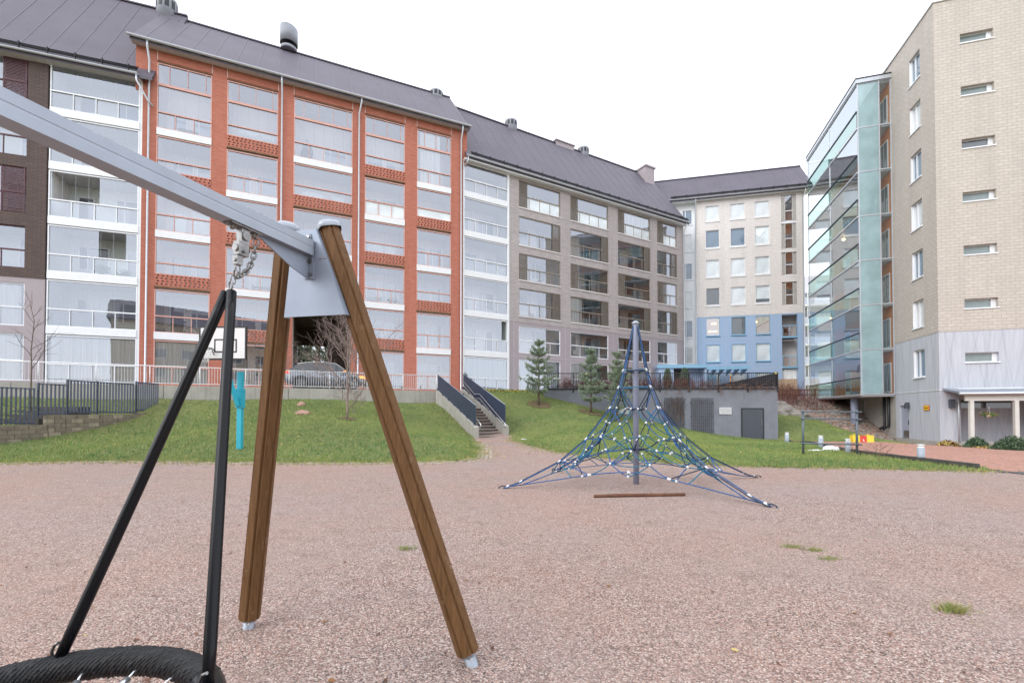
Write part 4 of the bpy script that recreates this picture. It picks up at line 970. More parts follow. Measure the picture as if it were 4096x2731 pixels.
# stairs: foot (-1.8,22)..(-.25,22.7), going up towards (-4.35,26.6)/( -3.1,28.6)
st = thing('outdoor_stairs', 'concrete steps with navy sheet-metal sides climbing the lawn to the red brick block', 'stairs', (-1.0, 22.35, 0), math.atan2(4.65, -2.55)-math.pi/2)
# local frame: y runs up the flight, x across; flight length
FL = 5.55; Wd = .72
def step_z(y): return .18+2.6*min(max(y/FL, 0), 1)
b = MB(); ns = 16; z = .16; y = .15
for i in range(ns):
    d = .30 if i != 9 else .95
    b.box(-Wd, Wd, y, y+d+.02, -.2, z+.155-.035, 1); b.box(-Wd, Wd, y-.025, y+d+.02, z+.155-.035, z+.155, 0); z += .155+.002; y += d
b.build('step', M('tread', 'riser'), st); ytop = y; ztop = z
b = MB(); b.box(-Wd, Wd, ytop, ytop+1.6, 2.0, ztop); b.build('landing', M('road_grey'), st)
def side(x0, x1, name, zl0, zl1):
    b = MB(); b.prism([(x0, -.05, -.3), (x0, -.05, zl0), (x0, ytop+.1, zl1), (x0, ytop+.1, 1.0)], (x1-x0, 0, 0)); return b.build(name, M('concrete'), st)
side(-Wd-.22, -Wd, 'side_wall', .74, 2.80); side(Wd, Wd+.22, 'side_wall', .78, 2.92)
for x, zl0, zl1 in ((-Wd-.10, .78, 2.84), (Wd+.10, .82, 2.96)):
    b = MB(); b.prism([(x-.012, .12, zl0+.06), (x-.012, .12, zl0+1.03), (x-.012, ytop+.05, zl1+.90), (x-.012, ytop+.05, zl1)], (.024, 0, 0))
    o = b.build('guard_panel', M('navy_panel'), st)
    b = MB(); b.tube([(x, .12, zl0+1.04), (x, ytop+.05, zl1+.91)], .016, 6); b.build('panel_rim', M('galvanised'), o)
    b = MB()
    for q in range(7):
        y = .3+q*.9; zz = zl0+(zl1-zl0)*y/(ytop+.1); b.box(x-.03, x+.03, y-.03, y+.03, zz-.1, zz+.1)
    b.build('bracket', M('navy_panel'), o)
for x in (-Wd+.06, Wd-.02):
    def hz(y, h): return h+.15+ (min(y, 3.0)*.525 if y < 3.0 else (1.575 if y < 3.65 else 1.575+(y-3.65)*.515))
    up_ = [(x, yy, hz(yy, .80)) for yy in (.02, 3.0, 3.65, ytop-.4)]; lo_ = [(x, yy, hz(yy, .55)) for yy in (.02, 3.0, 3.65, ytop-.4)]
    b = MB(); b.tube([lo_[0], (x, -.12, hz(0, .60)), (x, -.14, hz(0, .72)), up_[0]]+up_[1:]+[(x, ytop-.25, hz(ytop-.4, .72)), (x, ytop-.27, hz(ytop-.4, .6))]+lo_[::-1][:-1], .021, 8, closed=True)
    b.build('handrail', M('ferrule'), st)
# ------------------------------------------------------------------ curved stone wall and dark picket fence at the left
wallpts = [(-21, 13.9, .0, .90), (-17.9, 15.7, .05, .98), (-17.45, 16.9, .3, 1.0), (-17.3, 17.4, .45, 1.38), (-16.95, 18.6, .6, 1.38), (-16.6, 20.0, .8, 1.38), (-16.55, 20.4, .85, 1.46), (-16.5, 21.2, 1.0, 1.46)]
sw = thing('block_wall', 'curving dry-laid wall of weathered grey-brown concrete blocks below the dark fence', 'wall', (-17.5, 17, 0))
b = MB()
for i in range(len(wallpts)-1):
    x0, y0, b0, t0 = wallpts[i]; x1, y1, b1, t1 = wallpts[i+1]; L = math.hypot(x1-x0, y1-y0); d = ((x1-x0)/L, (y1-y0)/L); nn = (d[1], -d[0])
    top = t1; z = top; row = 0
    while z > min(b0, b1)-.2:
        s = (row % 2)*-.19
        while s < L:
            a0, a1 = max(s, 0)+.006, min(s+.38, L)-.006
            if a1-a0 > .03:
                jo = rr(-.015, .015)+row*.012; zz = z-.165
                P4 = [(x0+d[0]*q+nn[0]*w_-17.5*-1, y0+d[1]*q+nn[1]*w_-17) for q, w_ in ((a0, -.25), (a1, -.25), (a1, .05+jo), (a0, .05+jo))]
                b.hexa([(p[0], p[1], zz) for p in P4]+[(p[0], p[1], z-.008) for p in P4], random.choice((0, 0, 0, 1)))
            s += .38
        z -= .165; row += 1
pm('block_stone', (.21, .18, .135), .95, 0, .25, 5, .5, 30); pm('block_stone_pale', (.31, .27, .20), .95, 0, .2, 5, .5, 30)
b.build('blocks', M('block_stone', 'block_stone_pale'), sw)
ft = thing('picket_fence', 'dark slate-blue picket fence curving along the block wall, stepped in three heights', 'fence', (-17.5, 17, .9))
pm('fence_blue', (.075, .09, .135), .5, 0, .1)
def fence_run(p0, p1, zb, zt, n):
    b = MB(); pr = MB()
    for i in range(n+1):
        t = i/n; x = p0[0]+(p1[0]-p0[0])*t+17.5; y = p0[1]+(p1[1]-p0[1])*t-17
        b.box(x-.028, x+.028, y-.012, y+.012, zb-.9+.04, zt-.9)
    a = (p0[0]+17.5, p0[1]-17); c = (p1[0]+17.5, p1[1]-17)
    for z in (zb+.1-.9, zt-.03-.9): b.tube([(a[0], a[1], z), (c[0], c[1], z)], .022, 4, smooth=False)
    b.build('pickets', M('fence_blue'), ft)
    for q in (a,): g = MB(); g.box(q[0]-.028, q[0]+.028, q[1]-.028, q[1]+.028, zb-.95, zt-.9+.015); g.build('post', M('fence_blue'), ft)
fence_run((-22.5, 13.7), (-18.15, 15.7), .95, 2.33, 34); fence_run((-18.15, 15.7), (-17.75, 16.7), .98, 2.36, 9)
fence_run((-17.7, 16.8), (-17.4, 17.6), 1.30, 2.55, 7); fence_run((-17.4, 17.6), (-17.15, 18.6), 1.38, 2.74, 9); fence_run((-17.15, 18.6), (-16.85, 20.0), 1.38, 2.74, 12); fence_run((-16.8, 20.1), (-16.7, 21.2), 1.48, 2.84, 10)
dt = MB()
for i in range(4): dt.box(-25-i*.1, -18.3+i*.06, 17.4+i*.45, 18.0+i*.45, .6, 1.22+i*.16)
o = dt.build('stone_terrace', M('timber_dark')); tag(o, 'dark layered stone terrace steps behind the picket fence', 'terrace')
# ------------------------------------------------------------------ shelter with door, trellises, vents
sh_ = thing('storage_shelter', 'low dark grey plastered shelter dug into the lawn, with a grey door', 'building', (2.1, 29.4, 0), math.atan2(-.5, 14.96))
SL = 14.98
b = MB(); b.box(0, SL, 0, .25, -.8, 3.02); b.box(SL-.25, SL, .25, 7.0, -.8, 3.02); b.build('wall', M('shelter_plaster'), sh_)
b = MB(); b.box(-.05, SL+.05, -.05, .3, 3.02, 3.09); b.box(SL-.3, SL+.05, .3, 7, 3.02, 3.09); b.build('coping', M('dark_metal'), sh_)
def lx(u, y=29.0): return (u-2048)/1800*y-2.1
b = MB(); b.box(12.72, 14.02, -.03, .0, -.25, 1.72); dr = b.build('door', M('door_grey'), sh_)
b = MB(); ring(b, 12.66, 14.08, -.3, 1.78, .06, -.045, -.0); b.build('door_frame', M('dark_metal'), dr)
b = MB(); b.box(13.9, 13.94, -.08, -.03, .65, .9); b.box(13.9, 13.94, -.05, -.03, 1.0, 1.05); b.build('door_handle', M('steel'), dr)
for x, z in ((5.15, 1.62), (11.65, 1.60)):
    b = MB(); b.box(x-.36, x+.36, -.03, 0, z-.20, z+.20, 1)
    for q in range(6): b.box(x-.32, x+.32, -.055, -.03, z-.16+q*.056, z-.16+q*.056+.035, 0)
    ring(b, x-.37, x+.37, z-.21, z+.21, .035, -.06, -.0, 0); b.build('vent_grille', M('white_paint', 'dark_metal'), sh_)
for x0, x1, z0, z1 in ((7.75, 9.0, .42, 2.45), (9.45, 10.85, .05, 2.42)):
    b = MB(); n = 11
    for q in range(n+1): x = x0+(x1-x0)*q/n; b.box(x-.008, x+.008, -.10, -.085, z0, z1)
    for q in range(26): z = z0+(z1-z0)*q/25; b.box(x0, x1, -.085, -.07, z-.006, z+.006)
    for x in (x0, (x0+x1)/2, x1):
        for z in (z0+.3, (z0+z1)/2, z1-.3): b.box(x-.02, x+.02, -.07, 0, z-.02, z+.02)
    b.build('climbing_frame', M('dark_metal'), sh_)
fr_ = thing('railing', 'black bar railing with yellow corner tags along the roof edge of the grey shelter', 'railing', (2.1, 29.4, 3.09), math.atan2(-.5, 14.96))
b = MB(); b.tube([(0, -.02, .95), (SL, -.02, .95)], .028, 6); b.tube([(0, -.02, .08), (SL, -.02, .08)], .028, 6); b.box(0, SL, -.06, -.02, -.1, -.02); b.build('rail', M('dark_metal'), fr_)
b = MB()
for i in range(118): x = .1+i*.1262; b.box(x-.011, x+.011, -.03, -.008, .08, .95)
o = b.build('bars', M('dark_metal'), fr_); o['kind'] = 'stuff'
for i in range(9):
    x = .02+i*(SL-.04)/8; b = MB(); b.box(x-.03, x+.03, -.07, .0, -.28, .98); b.build('post', M('dark_metal'), fr_)
for x in (2.75, SL-.15): b = MB(); b.box(x-.06, x+.06, -.09, -.07, .86, .98); b.build('corner_tag', M('leaf_yellow'), fr_)
b = MB(); b.prism([(SL-4.3, .0, .08), (SL-.05, .0, .95), (SL-.05, .0, .08)], (0, .02, 0)); b.build('stair_panel', M('dark_metal'), fr_)
# hanging / climbing dead vines on the shelter
def twig_mesh(b, p, d, L, r, depth, spread=.5, k=3, grav=0, m=0, n=4):
    segs = 4; pts = [Vector(p)]; d = Vector(d).normalized(); rs = [r]
    for i in range(segs):
        d = (d+Vector((rr(-1, 1), rr(-1, 1), rr(-1, 1)))*.18+Vector((0, 0, grav))).normalized(); pts.append(pts[-1]+d*L/segs); rs.append(r*(1-.55*(i+1)/segs))
    b.tube(pts, rs, n if depth > 1 else 3, m, cap=False)
    if depth > 0:
        for i in range(k):
            t = rr(.25, 1); j = min(int(t*segs), segs-1); q = pts[j].lerp(pts[j+1], t*segs-j)
            nd = (d+Vector((rr(-1, 1), rr(-1, 1), rr(-.6, .9)))*spread*1.6).normalized(); twig_mesh(b, q, nd, L*rr(.45, .75), max(r*.55, .0042), depth-1, spread, k, grav, m, n)
random.seed(5)
b = MB()
for i in range(10): twig_mesh(b, (8.3+rr(-.5, .7), -.13, rr(.4, 1.2)), (rr(-.4, .4), 0, 1), rr(.9, 1.7), .012, 2, .5, 3)
for q in range(0, len(b.v)): b.v[q] = (b.v[q][0], min(max(b.v[q][1], -.25), -.1), b.v[q][2])
o = b.build('climbing_vine', M('brown_twig')); o.location = (2.1, 29.4, 0); o.rotation_euler.z = math.atan2(-.5, 14.96); tag(o, 'bare reddish vine climbing the left frame on the grey shelter', 'vine')
b = MB()
for i in range(130): twig_mesh(b, (rr(7.6, 14.9), rr(-.2, .25), 3.15+rr(-.1, .1)), (rr(-1, 1), rr(-.4, .1), rr(-.5, .7)), rr(.25, .6), .010, 2, .7, 3, -.12)
o = b.build('trailing_vine', M('brown_twig')); o.location = (2.1, 29.4, 0); o.rotation_euler.z = math.atan2(-.5, 14.96); tag(o, 'tangle of dry brown vine trailing over the shelter roof edge through the black railing', 'vine')
def twig_hedge(name, label, x0, x1, y0, y1, zf, n, h, mat='red_twig'):
    b = MB()
    for i in range(n):
        x = rr(x0, x1); y = rr(y0, y1); twig_mesh(b, (x, y, zf(x, y)-.05), (rr(-.35, .35), rr(-.35, .35), 1), h*rr(.6, 1.1), .010, 2, .42, 3)
    o = b.build(name, M(mat)); return tag(o, label, 'hedge')
twig_hedge('twig_hedge', 'leafless red-brown hedge behind the black railing, left of the cypresses', 3.2, 13.3, 30.0, 31.4, lambda x, y: 3.0, 480, .66)
def Hf(x, y): return H(x, y)
twig_hedge('twig_hedge', 'dense dark red leafless shrubs on the bank left of the grey column', 20.2, 25.6, 35.8, 40.5, Hf, 380, 1.15)
twig_hedge('twig_hedge', 'low brown leafless shrubs on the bank above the rock, before the bamboo screen', 17.8, 21.2, 37.2, 41.5, Hf, 130, .7, 'brown_twig')
pm('mulch', (.13, .085, .05), .95, 0, .4, 8, .6, 40)
# ------------------------------------------------------------------ trees
random.seed(21)
def conifer_needles(tips, per, L, w, up_=.3):
    n = len(tips)*per; P = np.repeat(np.array([t[0] for t in tips]), per, 0); D = np.repeat(np.array([t[1] for t in tips]), per, 0)
    P = P+rng.normal(0, .035, (n, 3)); d = D*.6+rng.normal(0, .62, (n, 3)); d[:, 2] += up_; d /= np.linalg.norm(d, axis=1)[:, None]
    ll = L*rng.uniform(.6, 1.2, n)[:, None]; s = np.cross(d, rng.normal(0, 1, (n, 3))); s /= np.linalg.norm(s, axis=1)[:, None]
    v = np.empty((n*3, 3)); v[0::3] = P-s*w; v[1::3] = P+s*w; v[2::3] = P+d*ll
    return v, np.arange(n*3).reshape(n, 3), (rng.uniform(0, 1, n) < .38).astype(int)
def pine(x, y, z, h, label, seed, spread=1.0):
    global rng
    rng = np.random.default_rng(seed); random.seed(seed)
    t = thing('pine_tree', label, 'tree', (x, y, z), 0, 'young pines on the lawn before the grey block')
    b = MB(); tr = [(0, 0, -.1)]+[(rr(-.03, .03), rr(-.03, .03), h*q) for q in (.25, .5, .75, .97)]; b.tube(tr, [.075, .06, .045, .03, .008], 8)
    tips = []; nw = 9
    for i in range(nw):
        zz = h*(.20+.72*i/(nw-1)); L = (1.12*(1-(i/(nw))**1.35)+.16)*spread*(.6 if i == 0 else 1)*rr(.8, 1.15); zz += rr(-.08, .08)
        k = 7 if i < 7 else 5
        for j in range(k):
            a = 2*math.pi*(j+rr(-.3, .3))/k+i*.7; l = L*rr(.5, 1.2); el = rr(-.12, .25)+i*.04
            pts = [Vector((0, 0, zz)), Vector((math.cos(a)*l*.5, math.sin(a)*l*.5, zz+l*.5*math.sin(el)*.7)), Vector((math.cos(a)*l, math.sin(a)*l, zz+l*math.sin(el)+.16*l))]
            b.tube(pts, [.02, .012, .005], 4, cap=False)
            for q in range(11):
                f = .22+.78*q/10; p = pts[0].lerp(pts[1], f*2) if f < .5 else pts[1].lerp(pts[2], f*2-1)
                sd_ = (rr(-.32, .32))*l*(1.15-f)
                p2 = p+Vector((-math.sin(a)*sd_, math.cos(a)*sd_, rr(-.07, .09)))
                d = (pts[2]-pts[0]).normalized(); tips.append((tuple(p2), tuple(d)))
    for q in range(10): tips.append(((0, 0, h*(.86+.014*q)), (0, 0, 1)))
    b.build('trunk', M('bark'), t)
    v, f, mi = conifer_needles(tips, 30, .13, .010); link('crown', np_mesh('crown', v, f, ['needle', 'needle_light'], False, mi), t)
pine(1.66, 28.0, H(1.66, 28), 4.15, 'young pine nearest the stairs, the densest of the three on the lawn', 11, .92)
pine(4.85, 27.6, H(4.85, 27.6), 4.05, 'young pine in the middle of the three, before the start of the black railing', 12, .80)
pine(6.35, 27.1, H(6.35, 27.1), 4.15, 'young pine standing behind the rope pyramid, its crown crossed by blue ropes', 13, .78)
for px_, py_, r_ in ((1.66, 28.0, .55), (4.85, 27.6, .6), (6.35, 27.1, .5), (-7.35, 20.1, .3)):
    v, f = grid_mesh(px_-1, px_+1, py_-1, py_+1, .08, .065, lambda a, c: (np.hypot((a-px_)/1.35, c-py_) < r_)); struct(link('bark_mulch', np_mesh('bark_mulch', v, f, ['mulch'])))
def cypress(x, y, z, h, r, label, seed):
    g = np.random.default_rng(seed); n = 2600; t = g.uniform(0, 1, n)**.8; a = g.uniform(0, 6.28, n); rad = r*np.sqrt(np.maximum(1-t, 0)*(.35+t*1.6))*g.uniform(.75, 1.08, n)*.95
    P = np.stack([np.cos(a)*rad, np.sin(a)*rad, t*h*.97], 1); d = np.stack([np.cos(a)*.35, np.sin(a)*.35, np.ones(n)], 1)+g.normal(0, .3, (n, 3)); d /= np.linalg.norm(d, axis=1)[:, None]
    s = np.cross(d, g.normal(0, 1, (n, 3))); s /= np.linalg.norm(s, axis=1)[:, None]; v = np.empty((n*3, 3)); v[0::3] = P-s*.022; v[1::3] = P+s*.022; v[2::3] = P+d*.14
    T_ = thing('cypress', label, 'tree', (x, y, z), 0, 'clipped cypresses behind the railing'); link('crown', np_mesh('crown', v, np.arange(n*3).reshape(n, 3), ['needle', 'conifer'], False, (g.uniform(0, 1, n) < .5).astype(int)), T_)
    b = MB(); b.tube([(0, 0, -.05), (0, 0, h*.8)], [.05, .02], 6); b.build('trunk', M('bark'), T_)
cypress(10.9, 31.5, 3.0, 1.55, .33, 'small cone-shaped cypress, left of the pair behind the black railing', 1)
cypress(12.1, 31.5, 3.0, 1.6, .38, 'small cone-shaped cypress, right of the pair and a little wider', 2)
cypress(7.6, 31.8, 3.0, 1.6, .30, 'thin small cypress just right of the rope pyramid mast, behind the railing', 4)
def bare_tree(name, x, y, h, label, seed, r0=.05, nb=14, spread=.55, mat='bark_pale', low=.3, depth=3, k=4, L0=.42, cat='tree'):
    random.seed(seed); t = thing(name, label, cat, (x, y, H(x, y)))
    b = MB(); pts = [Vector((0, 0, -.1))]
    for i in range(8): pts.append(Vector((rr(-.03, .03)*i*.35, rr(-.03, .03)*i*.35, h*(i+1)/8)))
    b.tube(pts, [r0*(1-.11*i) for i in range(9)], 8); b.build('trunk', M(mat), t)
    b = MB()
    for i in range(nb):
        f = low+(.95-low)*i/nb; j = int(f*8); p = pts[j].lerp(pts[j+1], f*8-j); a = i*2.4+rr(-.3, .3)
        d = Vector((math.cos(a)*spread, math.sin(a)*spread, .8)); twig_mesh(b, p, d, h*L0*(1.15-f)*rr(.8, 1.2), r0*.5*(1.1-f*.6), depth, spread, k, .02)
    b.build('branches', M(mat), t)
bare_tree('bare_tree', -7.35, 20.1, 4.7, 'leafless young tree on the lawn seen between the two swing posts', 31, .055, 17, .58, low=.10, depth=3, k=4, L0=.56)
bare_tree('bare_tree', -19.9, 18.6, 5.0, 'slender leafless sapling with long side branches, left of the white balcony stack', 32, .034, 11, .8, 'bark', .35, 1, 3, .36)
bare_tree('bare_shrub', -7.6, 21.6, 1.2, 'small leafless shrub just right of the bare tree on the lawn', 33, .02, 14, .8, 'bark_pale', .05, 2, 4, .8, 'shrub')
bare_tree('bare_tree', -11.0, 20.6, 3.6, 'thin leafless saplings half hidden behind the left swing post', 34, .03, 14, .6, 'bark_pale', .2, 3, 3, .55)
for x, y, s, l in ((10.35, 12.7, 41, 'scrawny leafless shrub in the grass beside the fourth bollard'), (11.0, 14.6, 42, 'scrawny leafless shrub on the lawn edge right of the exercise bars')):
    bare_tree('bare_shrub', x, y, .5, l, s, .008, 12, .9, 'brown_twig', .05, 1, 3, .9, 'shrub')
# woodland behind the passage
random.seed(61)
for i, (x, y, h) in enumerate([(-20.4, 47.5, 9), (-23.5, 52, 10), (-22.6, 49.5, 9), (-25.5, 56.5, 12), (-24.0, 58, 12), (-21.6, 45.6, 6), (-29, 64, 14), (-27, 62, 13)]):
    t = thing('woodland_tree', ['nearest dark evergreen', 'tall thin evergreen', 'bushy evergreen', 'far evergreen', 'pale stemmed evergreen', 'low evergreen', 'farthest evergreen', 'right-hand far evergreen'][i]+' seen through the passage under the red block', 'tree', (x, y, 3), 0, 'woodland beyond the passage')
    b = MB(); b.tube([(0, 0, -.2), (rr(-.2, .2), 0, h)], [.16, .05], 8); b.build('trunk', M('bark_pale'), t)
    g = np.random.default_rng(70+i); n = 1500; tt = g.uniform(.05, 1, n); a = g.uniform(0, 6.28, n); rad = 1.9*(1.1-tt)*g.uniform(.1, 1, n)**.5*(.6+.4*np.sin(tt*40))
    Pp = np.stack([np.cos(a)*rad, np.sin(a)*rad, tt*h], 1); d = g.normal(0, 1, (n, 3)); d /= np.linalg.norm(d, axis=1)[:, None]; s = np.cross(d, g.normal(0, 1, (n, 3))); s /= np.linalg.norm(s, axis=1)[:, None]
    v = np.empty((n*3, 3)); v[0::3] = Pp-s*.07; v[1::3] = Pp+s*.07; v[2::3] = Pp+d*.35
    link('crown', np_mesh('crown', v, np.arange(n*3).reshape(n, 3), ['needle', 'conifer'], False, (g.uniform(0, 1, n) < .5).astype(int)), t)
def ground_shrub(x, y, z, r, h, label, mat, seed, n=900, cat='shrub', flat=.05):
    g = np.random.default_rng(seed); a = g.uniform(0, 6.28, n); rad = r*g.uniform(0, 1, n)**.5; zz = h*(1-(rad/r)**2)*g.uniform(.2, 1, n)
    Pp = np.stack([np.cos(a)*rad*1.5, np.sin(a)*rad, zz], 1); d = g.normal(0, 1, (n, 3)); d[:, 2] = abs(d[:, 2]); d /= np.linalg.norm(d, axis=1)[:, None]; s = np.cross(d, g.normal(0, 1, (n, 3))); s /= np.linalg.norm(s, axis=1)[:, None]
    v = np.empty((n*3, 3)); v[0::3] = Pp-s*.03; v[1::3] = Pp+s*.03; v[2::3] = Pp+d*.13
    o = link('ground_shrub', np_mesh('ground_shrub', v, np.arange(n*3).reshape(n, 3), mat, False, (g.uniform(0, 1, n) < .5).astype(int))); o.location = (x, y, z); return tag(o, label, cat)
# planting bed before the porch (frame of the tower: corner (25,26.3), right face direction (.959,-.284))
def tw(s, d): return (25+.959*s-.284*d, 26.3-.284*s-.959*d)      # s along the right face, d outwards
me = sheet('planting_bed', [(23.7, 24.9, -.38), (20.5, 17.9, -.30), (23.6, 16.9, -.30), (26.3, 24.6, -.40)], 'mulch')
ground_shrub(23.6, 24.4, -.42, .4, .4, 'low shrubs with orange-brown leaves at the foot of the concrete corner', ['leaf_yellow', 'log_bark'], 1)
ground_shrub(23.5, 22.8, -.40, .42, .62, 'dark green mound of juniper before the first porch post', ['juniper_light', 'juniper'], 2, 2200)
ground_shrub(22.6, 20.3, -.36, .7, .75, 'large dark green juniper at the foot of the second porch post', ['juniper_light', 'juniper'], 3, 3000)
ground_shrub(22.7, 21.7, -.38, .45, .2, 'rusty low ground cover between the two junipers', ['leaf_yellow', 'log_bark'], 4)
b = MB(); b.tube([(23.7+(20.5-23.7)*i/12, 24.9+(17.9-24.9)*i/12, -.38+.08*i/12) for i in range(13)], .07, 4, smooth=False)
tag(b.build('bed_edging', M('concrete')), 'low stone edging along the planting bed before the porch', 'kerb')
# yellow-leaved ground cover in front of the ground floor curtains
g = np.random.default_rng(9); n = 2600; t_ = g.uniform(0, 1, n); x = -3.2+5.6*t_; y = 31.6+1.7*t_+g.uniform(-.5, .5, n); Pp = np.stack([x, y, HH(x, y)+g.uniform(0, .28, n)], 1); d = g.normal(0, 1, (n, 3)); d[:, 2] = abs(d[:, 2]); d /= np.linalg.norm(d, axis=1)[:, None]; s = np.cross(d, g.normal(0, 1, (n, 3))); s /= np.linalg.norm(s, axis=1)[:, None]
v = np.empty((n*3, 3)); v[0::3] = Pp-s*.045; v[1::3] = Pp+s*.045; v[2::3] = Pp+d*.11
struct(link('ground_cover', np_mesh('ground_cover', v, np.arange(n*3).reshape(n, 3), ['leaf_yellow', 'leaf_green'], False, (g.uniform(0, 1, n) < .55).astype(int))), 'stuff')

# ------------------------------------------------------------------ rocks
def rock(x, y, z, sx, sy, sz, label, mat, seed, name='rock', sub=4):
    import bmesh
    bm = bmesh.new(); bmesh.ops.create_icosphere(bm, subdivisions=sub, radius=1)
    for v in bm.verts:
        n1 = noise.noise(v.co*1.1+Vector((seed, 0, 0))); n2 = noise.noise(v.co*3.1+Vector((0, seed, 0))); n3 = noise.noise(v.co*8+Vector((0, 0, seed)))
        k = 1+.32*n1+.14*n2+.05*n3; v.co = Vector((v.co.x*sx*k, v.co.y*sy*k, v.co.z*sz*k))
    me = bpy.data.meshes.new(name); bm.to_mesh(me); bm.free(); me.materials.append(MATS[mat]); [setattr(p, 'use_smooth', False) for p in me.polygons]
    o = link(name, me); o.location = (x, y, z); return tag(o, label, 'rock')
rock(-9.6, 20.6, H(-9.6, 20.6)+.03, .33, .28, .17, 'flat pink granite stone lying on the lawn between the swing posts', 'stone_pink', 1)
rock(-10.5, 22.4, H(-10.5, 22.4)+.08, .20, .18, .17, 'small brown stone near the retaining wall, above the flat pink one', 'stone_pink', 2)
rock(19.5, 34.2, 1.15, 2.6, 1.6, 1.25, 'large mossy bedrock outcrop between the grey shelter and the red shrubs', 'stone_grey', 3, 'rock_outcrop', 5)
rock(24.1, 32.6, .3, .28, .22, .12, 'round pinkish stone at the foot of the grey column', 'stone_pink', 6)
# loose stones of the stony slope
g = random.Random(4); b = MB()
for i in range(330):
    x = g.uniform(22.6, 26.8); y = g.uniform(28.5, 38)
    if inpoly(np.array([x]), np.array([y]), [(23.4, 27), (25.1, 27.4), (27.3, 34.6), (27, 38), (24.0, 38), (22.8, 33.2), (24.3, 30.2)])[0]:
        b.ball((x, y, H(x, y)+.05), g.uniform(.06, .17), 6, g.choice((0, 0, 1)), (1, g.uniform(.6, 1), .5))
struct(b.build('loose_stones', M('stone_grey', 'stone_pink')), 'stuff')
# ------------------------------------------------------------------ swing frame (nearest thing)
V3 = Vector
def post_mesh(b, p0, p1, turn=0, m=0):
    """grooved timber post: four planed boards round a core, grooves between them"""
    prof = []
    for k in range(6):
        for (x, y) in ((.047, -.0262), (.055, -.0250), (.0605, -.0215), (.0605, .0215), (.055, .0250), (.047, .0262)):
            a = k*math.pi/3+turn; prof.append((x*math.cos(a)-y*math.sin(a), x*math.sin(a)+y*math.cos(a)))
    d = (V3(p1)-V3(p0)).normalized(); u = V3((1, 0, 0)); u = (u-d*u.dot(d)).normalized(); w = d.cross(u); n = len(prof); k0 = len(b.v)
    for p in (p0, p1):
        for x, y in prof: b.v.append(tuple(V3(p)+u*x+w*y))
    for j in range(n): b.face([k0+j, k0+(j+1) % n, k0+n+(j+1) % n, k0+n+j], m)
    b.face([k0+j for j in range(n)][::-1], m); b.face([k0+n+j for j in range(n)], m)
    return d, u, w
sf = thing('swing_frame', 'swing frame of grooved brown timber posts carrying a galvanised steel beam, nearest the camera', 'swing frame', (-.95, 2.65, 0))
O3 = V3((-.95, 2.65, 0)); rel = lambda p: tuple(V3(p)-O3)
def a_frame(shift):
    s = V3(shift)
    for foot, top, tn in (((-1.728, 2.975, .0), (-1.400, 2.792, 2.545), .25), ((-.223, 2.540, .0), (-1.110, 2.708, 2.515), .55)):
        f_, t_ = V3(foot)+s, V3(top)+s; d = (t_-f_).normalized()
        b = MB(); dd, u, w = post_mesh(b, rel(f_+d*.072), rel(t_), tn); o = b.build('post', M('post_wood'), sf)
        b = MB(); b.tube([rel(f_-d*.25), rel(f_+d*.10)], .034, 16); b.tube([rel(f_+d*.060), rel(f_+d*.072)], .052, 8); b.build('post_foot', M('galvanised'), o)
        b = MB(); q = f_+d*.045+V3((.003, -.030, 0)); b.box(*[c for k_ in range(3) for c in (rel(q)[k_]-(.016, .002, .011)[k_], rel(q)[k_]+(.016, .002, .011)[k_])]); b.build('sticker', M('white_paint'), o)
        # domed cap
        b = MB(); k0 = len(b.v); rings = [(.071, -.012), (.073, .0), (.072, .012), (.064, .028), (.046, .042), (.024, .050), (.004, .053)]
        for r_, h_ in rings:
            for j in range(16):
                a = 2*math.pi*j/16+tn; sq = 1.0/max(abs(math.cos(a-tn)), abs(math.sin(a-tn)))**.45; b.v.append(tuple(V3(rel(t_))+u*(r_*sq*math.cos(a))+w*(r_*sq*math.sin(a))+d*h_))
        for i in range(len(rings)-1):
            for j in range(16): b.face([k0+i*16+j, k0+i*16+(j+1) % 16, k0+(i+1)*16+(j+1) % 16, k0+(i+1)*16+j], 0, True)
        b.build('post_cap', M('cap_grey'), o)
a_frame((0, 0, 0))
bd = V3((-.342, -.940, .010)).normalized(); bn = V3((-.94, .342, 0)).normalized()   # along the beam, across it
L2_ = 2.75
a_frame(tuple(bd*(L2_+.10)))
pn = V3((-.274, -.962, 0)); ps = V3((.962, -.274, 0))
# trapezoid plate with folded edges
TL, TR, BL, BR = V3((-1.316, 2.686, 2.497)), V3((-1.157, 2.640, 2.490)), V3((-1.374, 2.702, 1.981)), V3((-.961, 2.584, 1.973))
def plate(off=V3((0, 0, 0)), flip=1):
    b = MB(); q = [BL, BR, TR, TL]; back = pn*(-.006)*flip
    b.hexa([rel(p+off) for p in (BL, BR, BR+back, BL+back)]+[rel(p+off) for p in (TL, TR, TR+back, TL+back)])
    for p0, p1 in ((BL, TL), (BR, TR)):
        f = pn*(-.05)*flip; sd = ps*(.004 if p0 is BR else -.004)
        b.hexa([rel(p+off) for p in (p0+back, p0+back+sd, p0+f+sd, p0+f)]+[rel(p+off) for p in (p1+back, p1+back+sd, p1+f+sd, p1+f)])
    o = b.build('post_plate', M('plate_grey'), sf); return o
plo = plate(); plate(bd*(L2_+.02), -1)
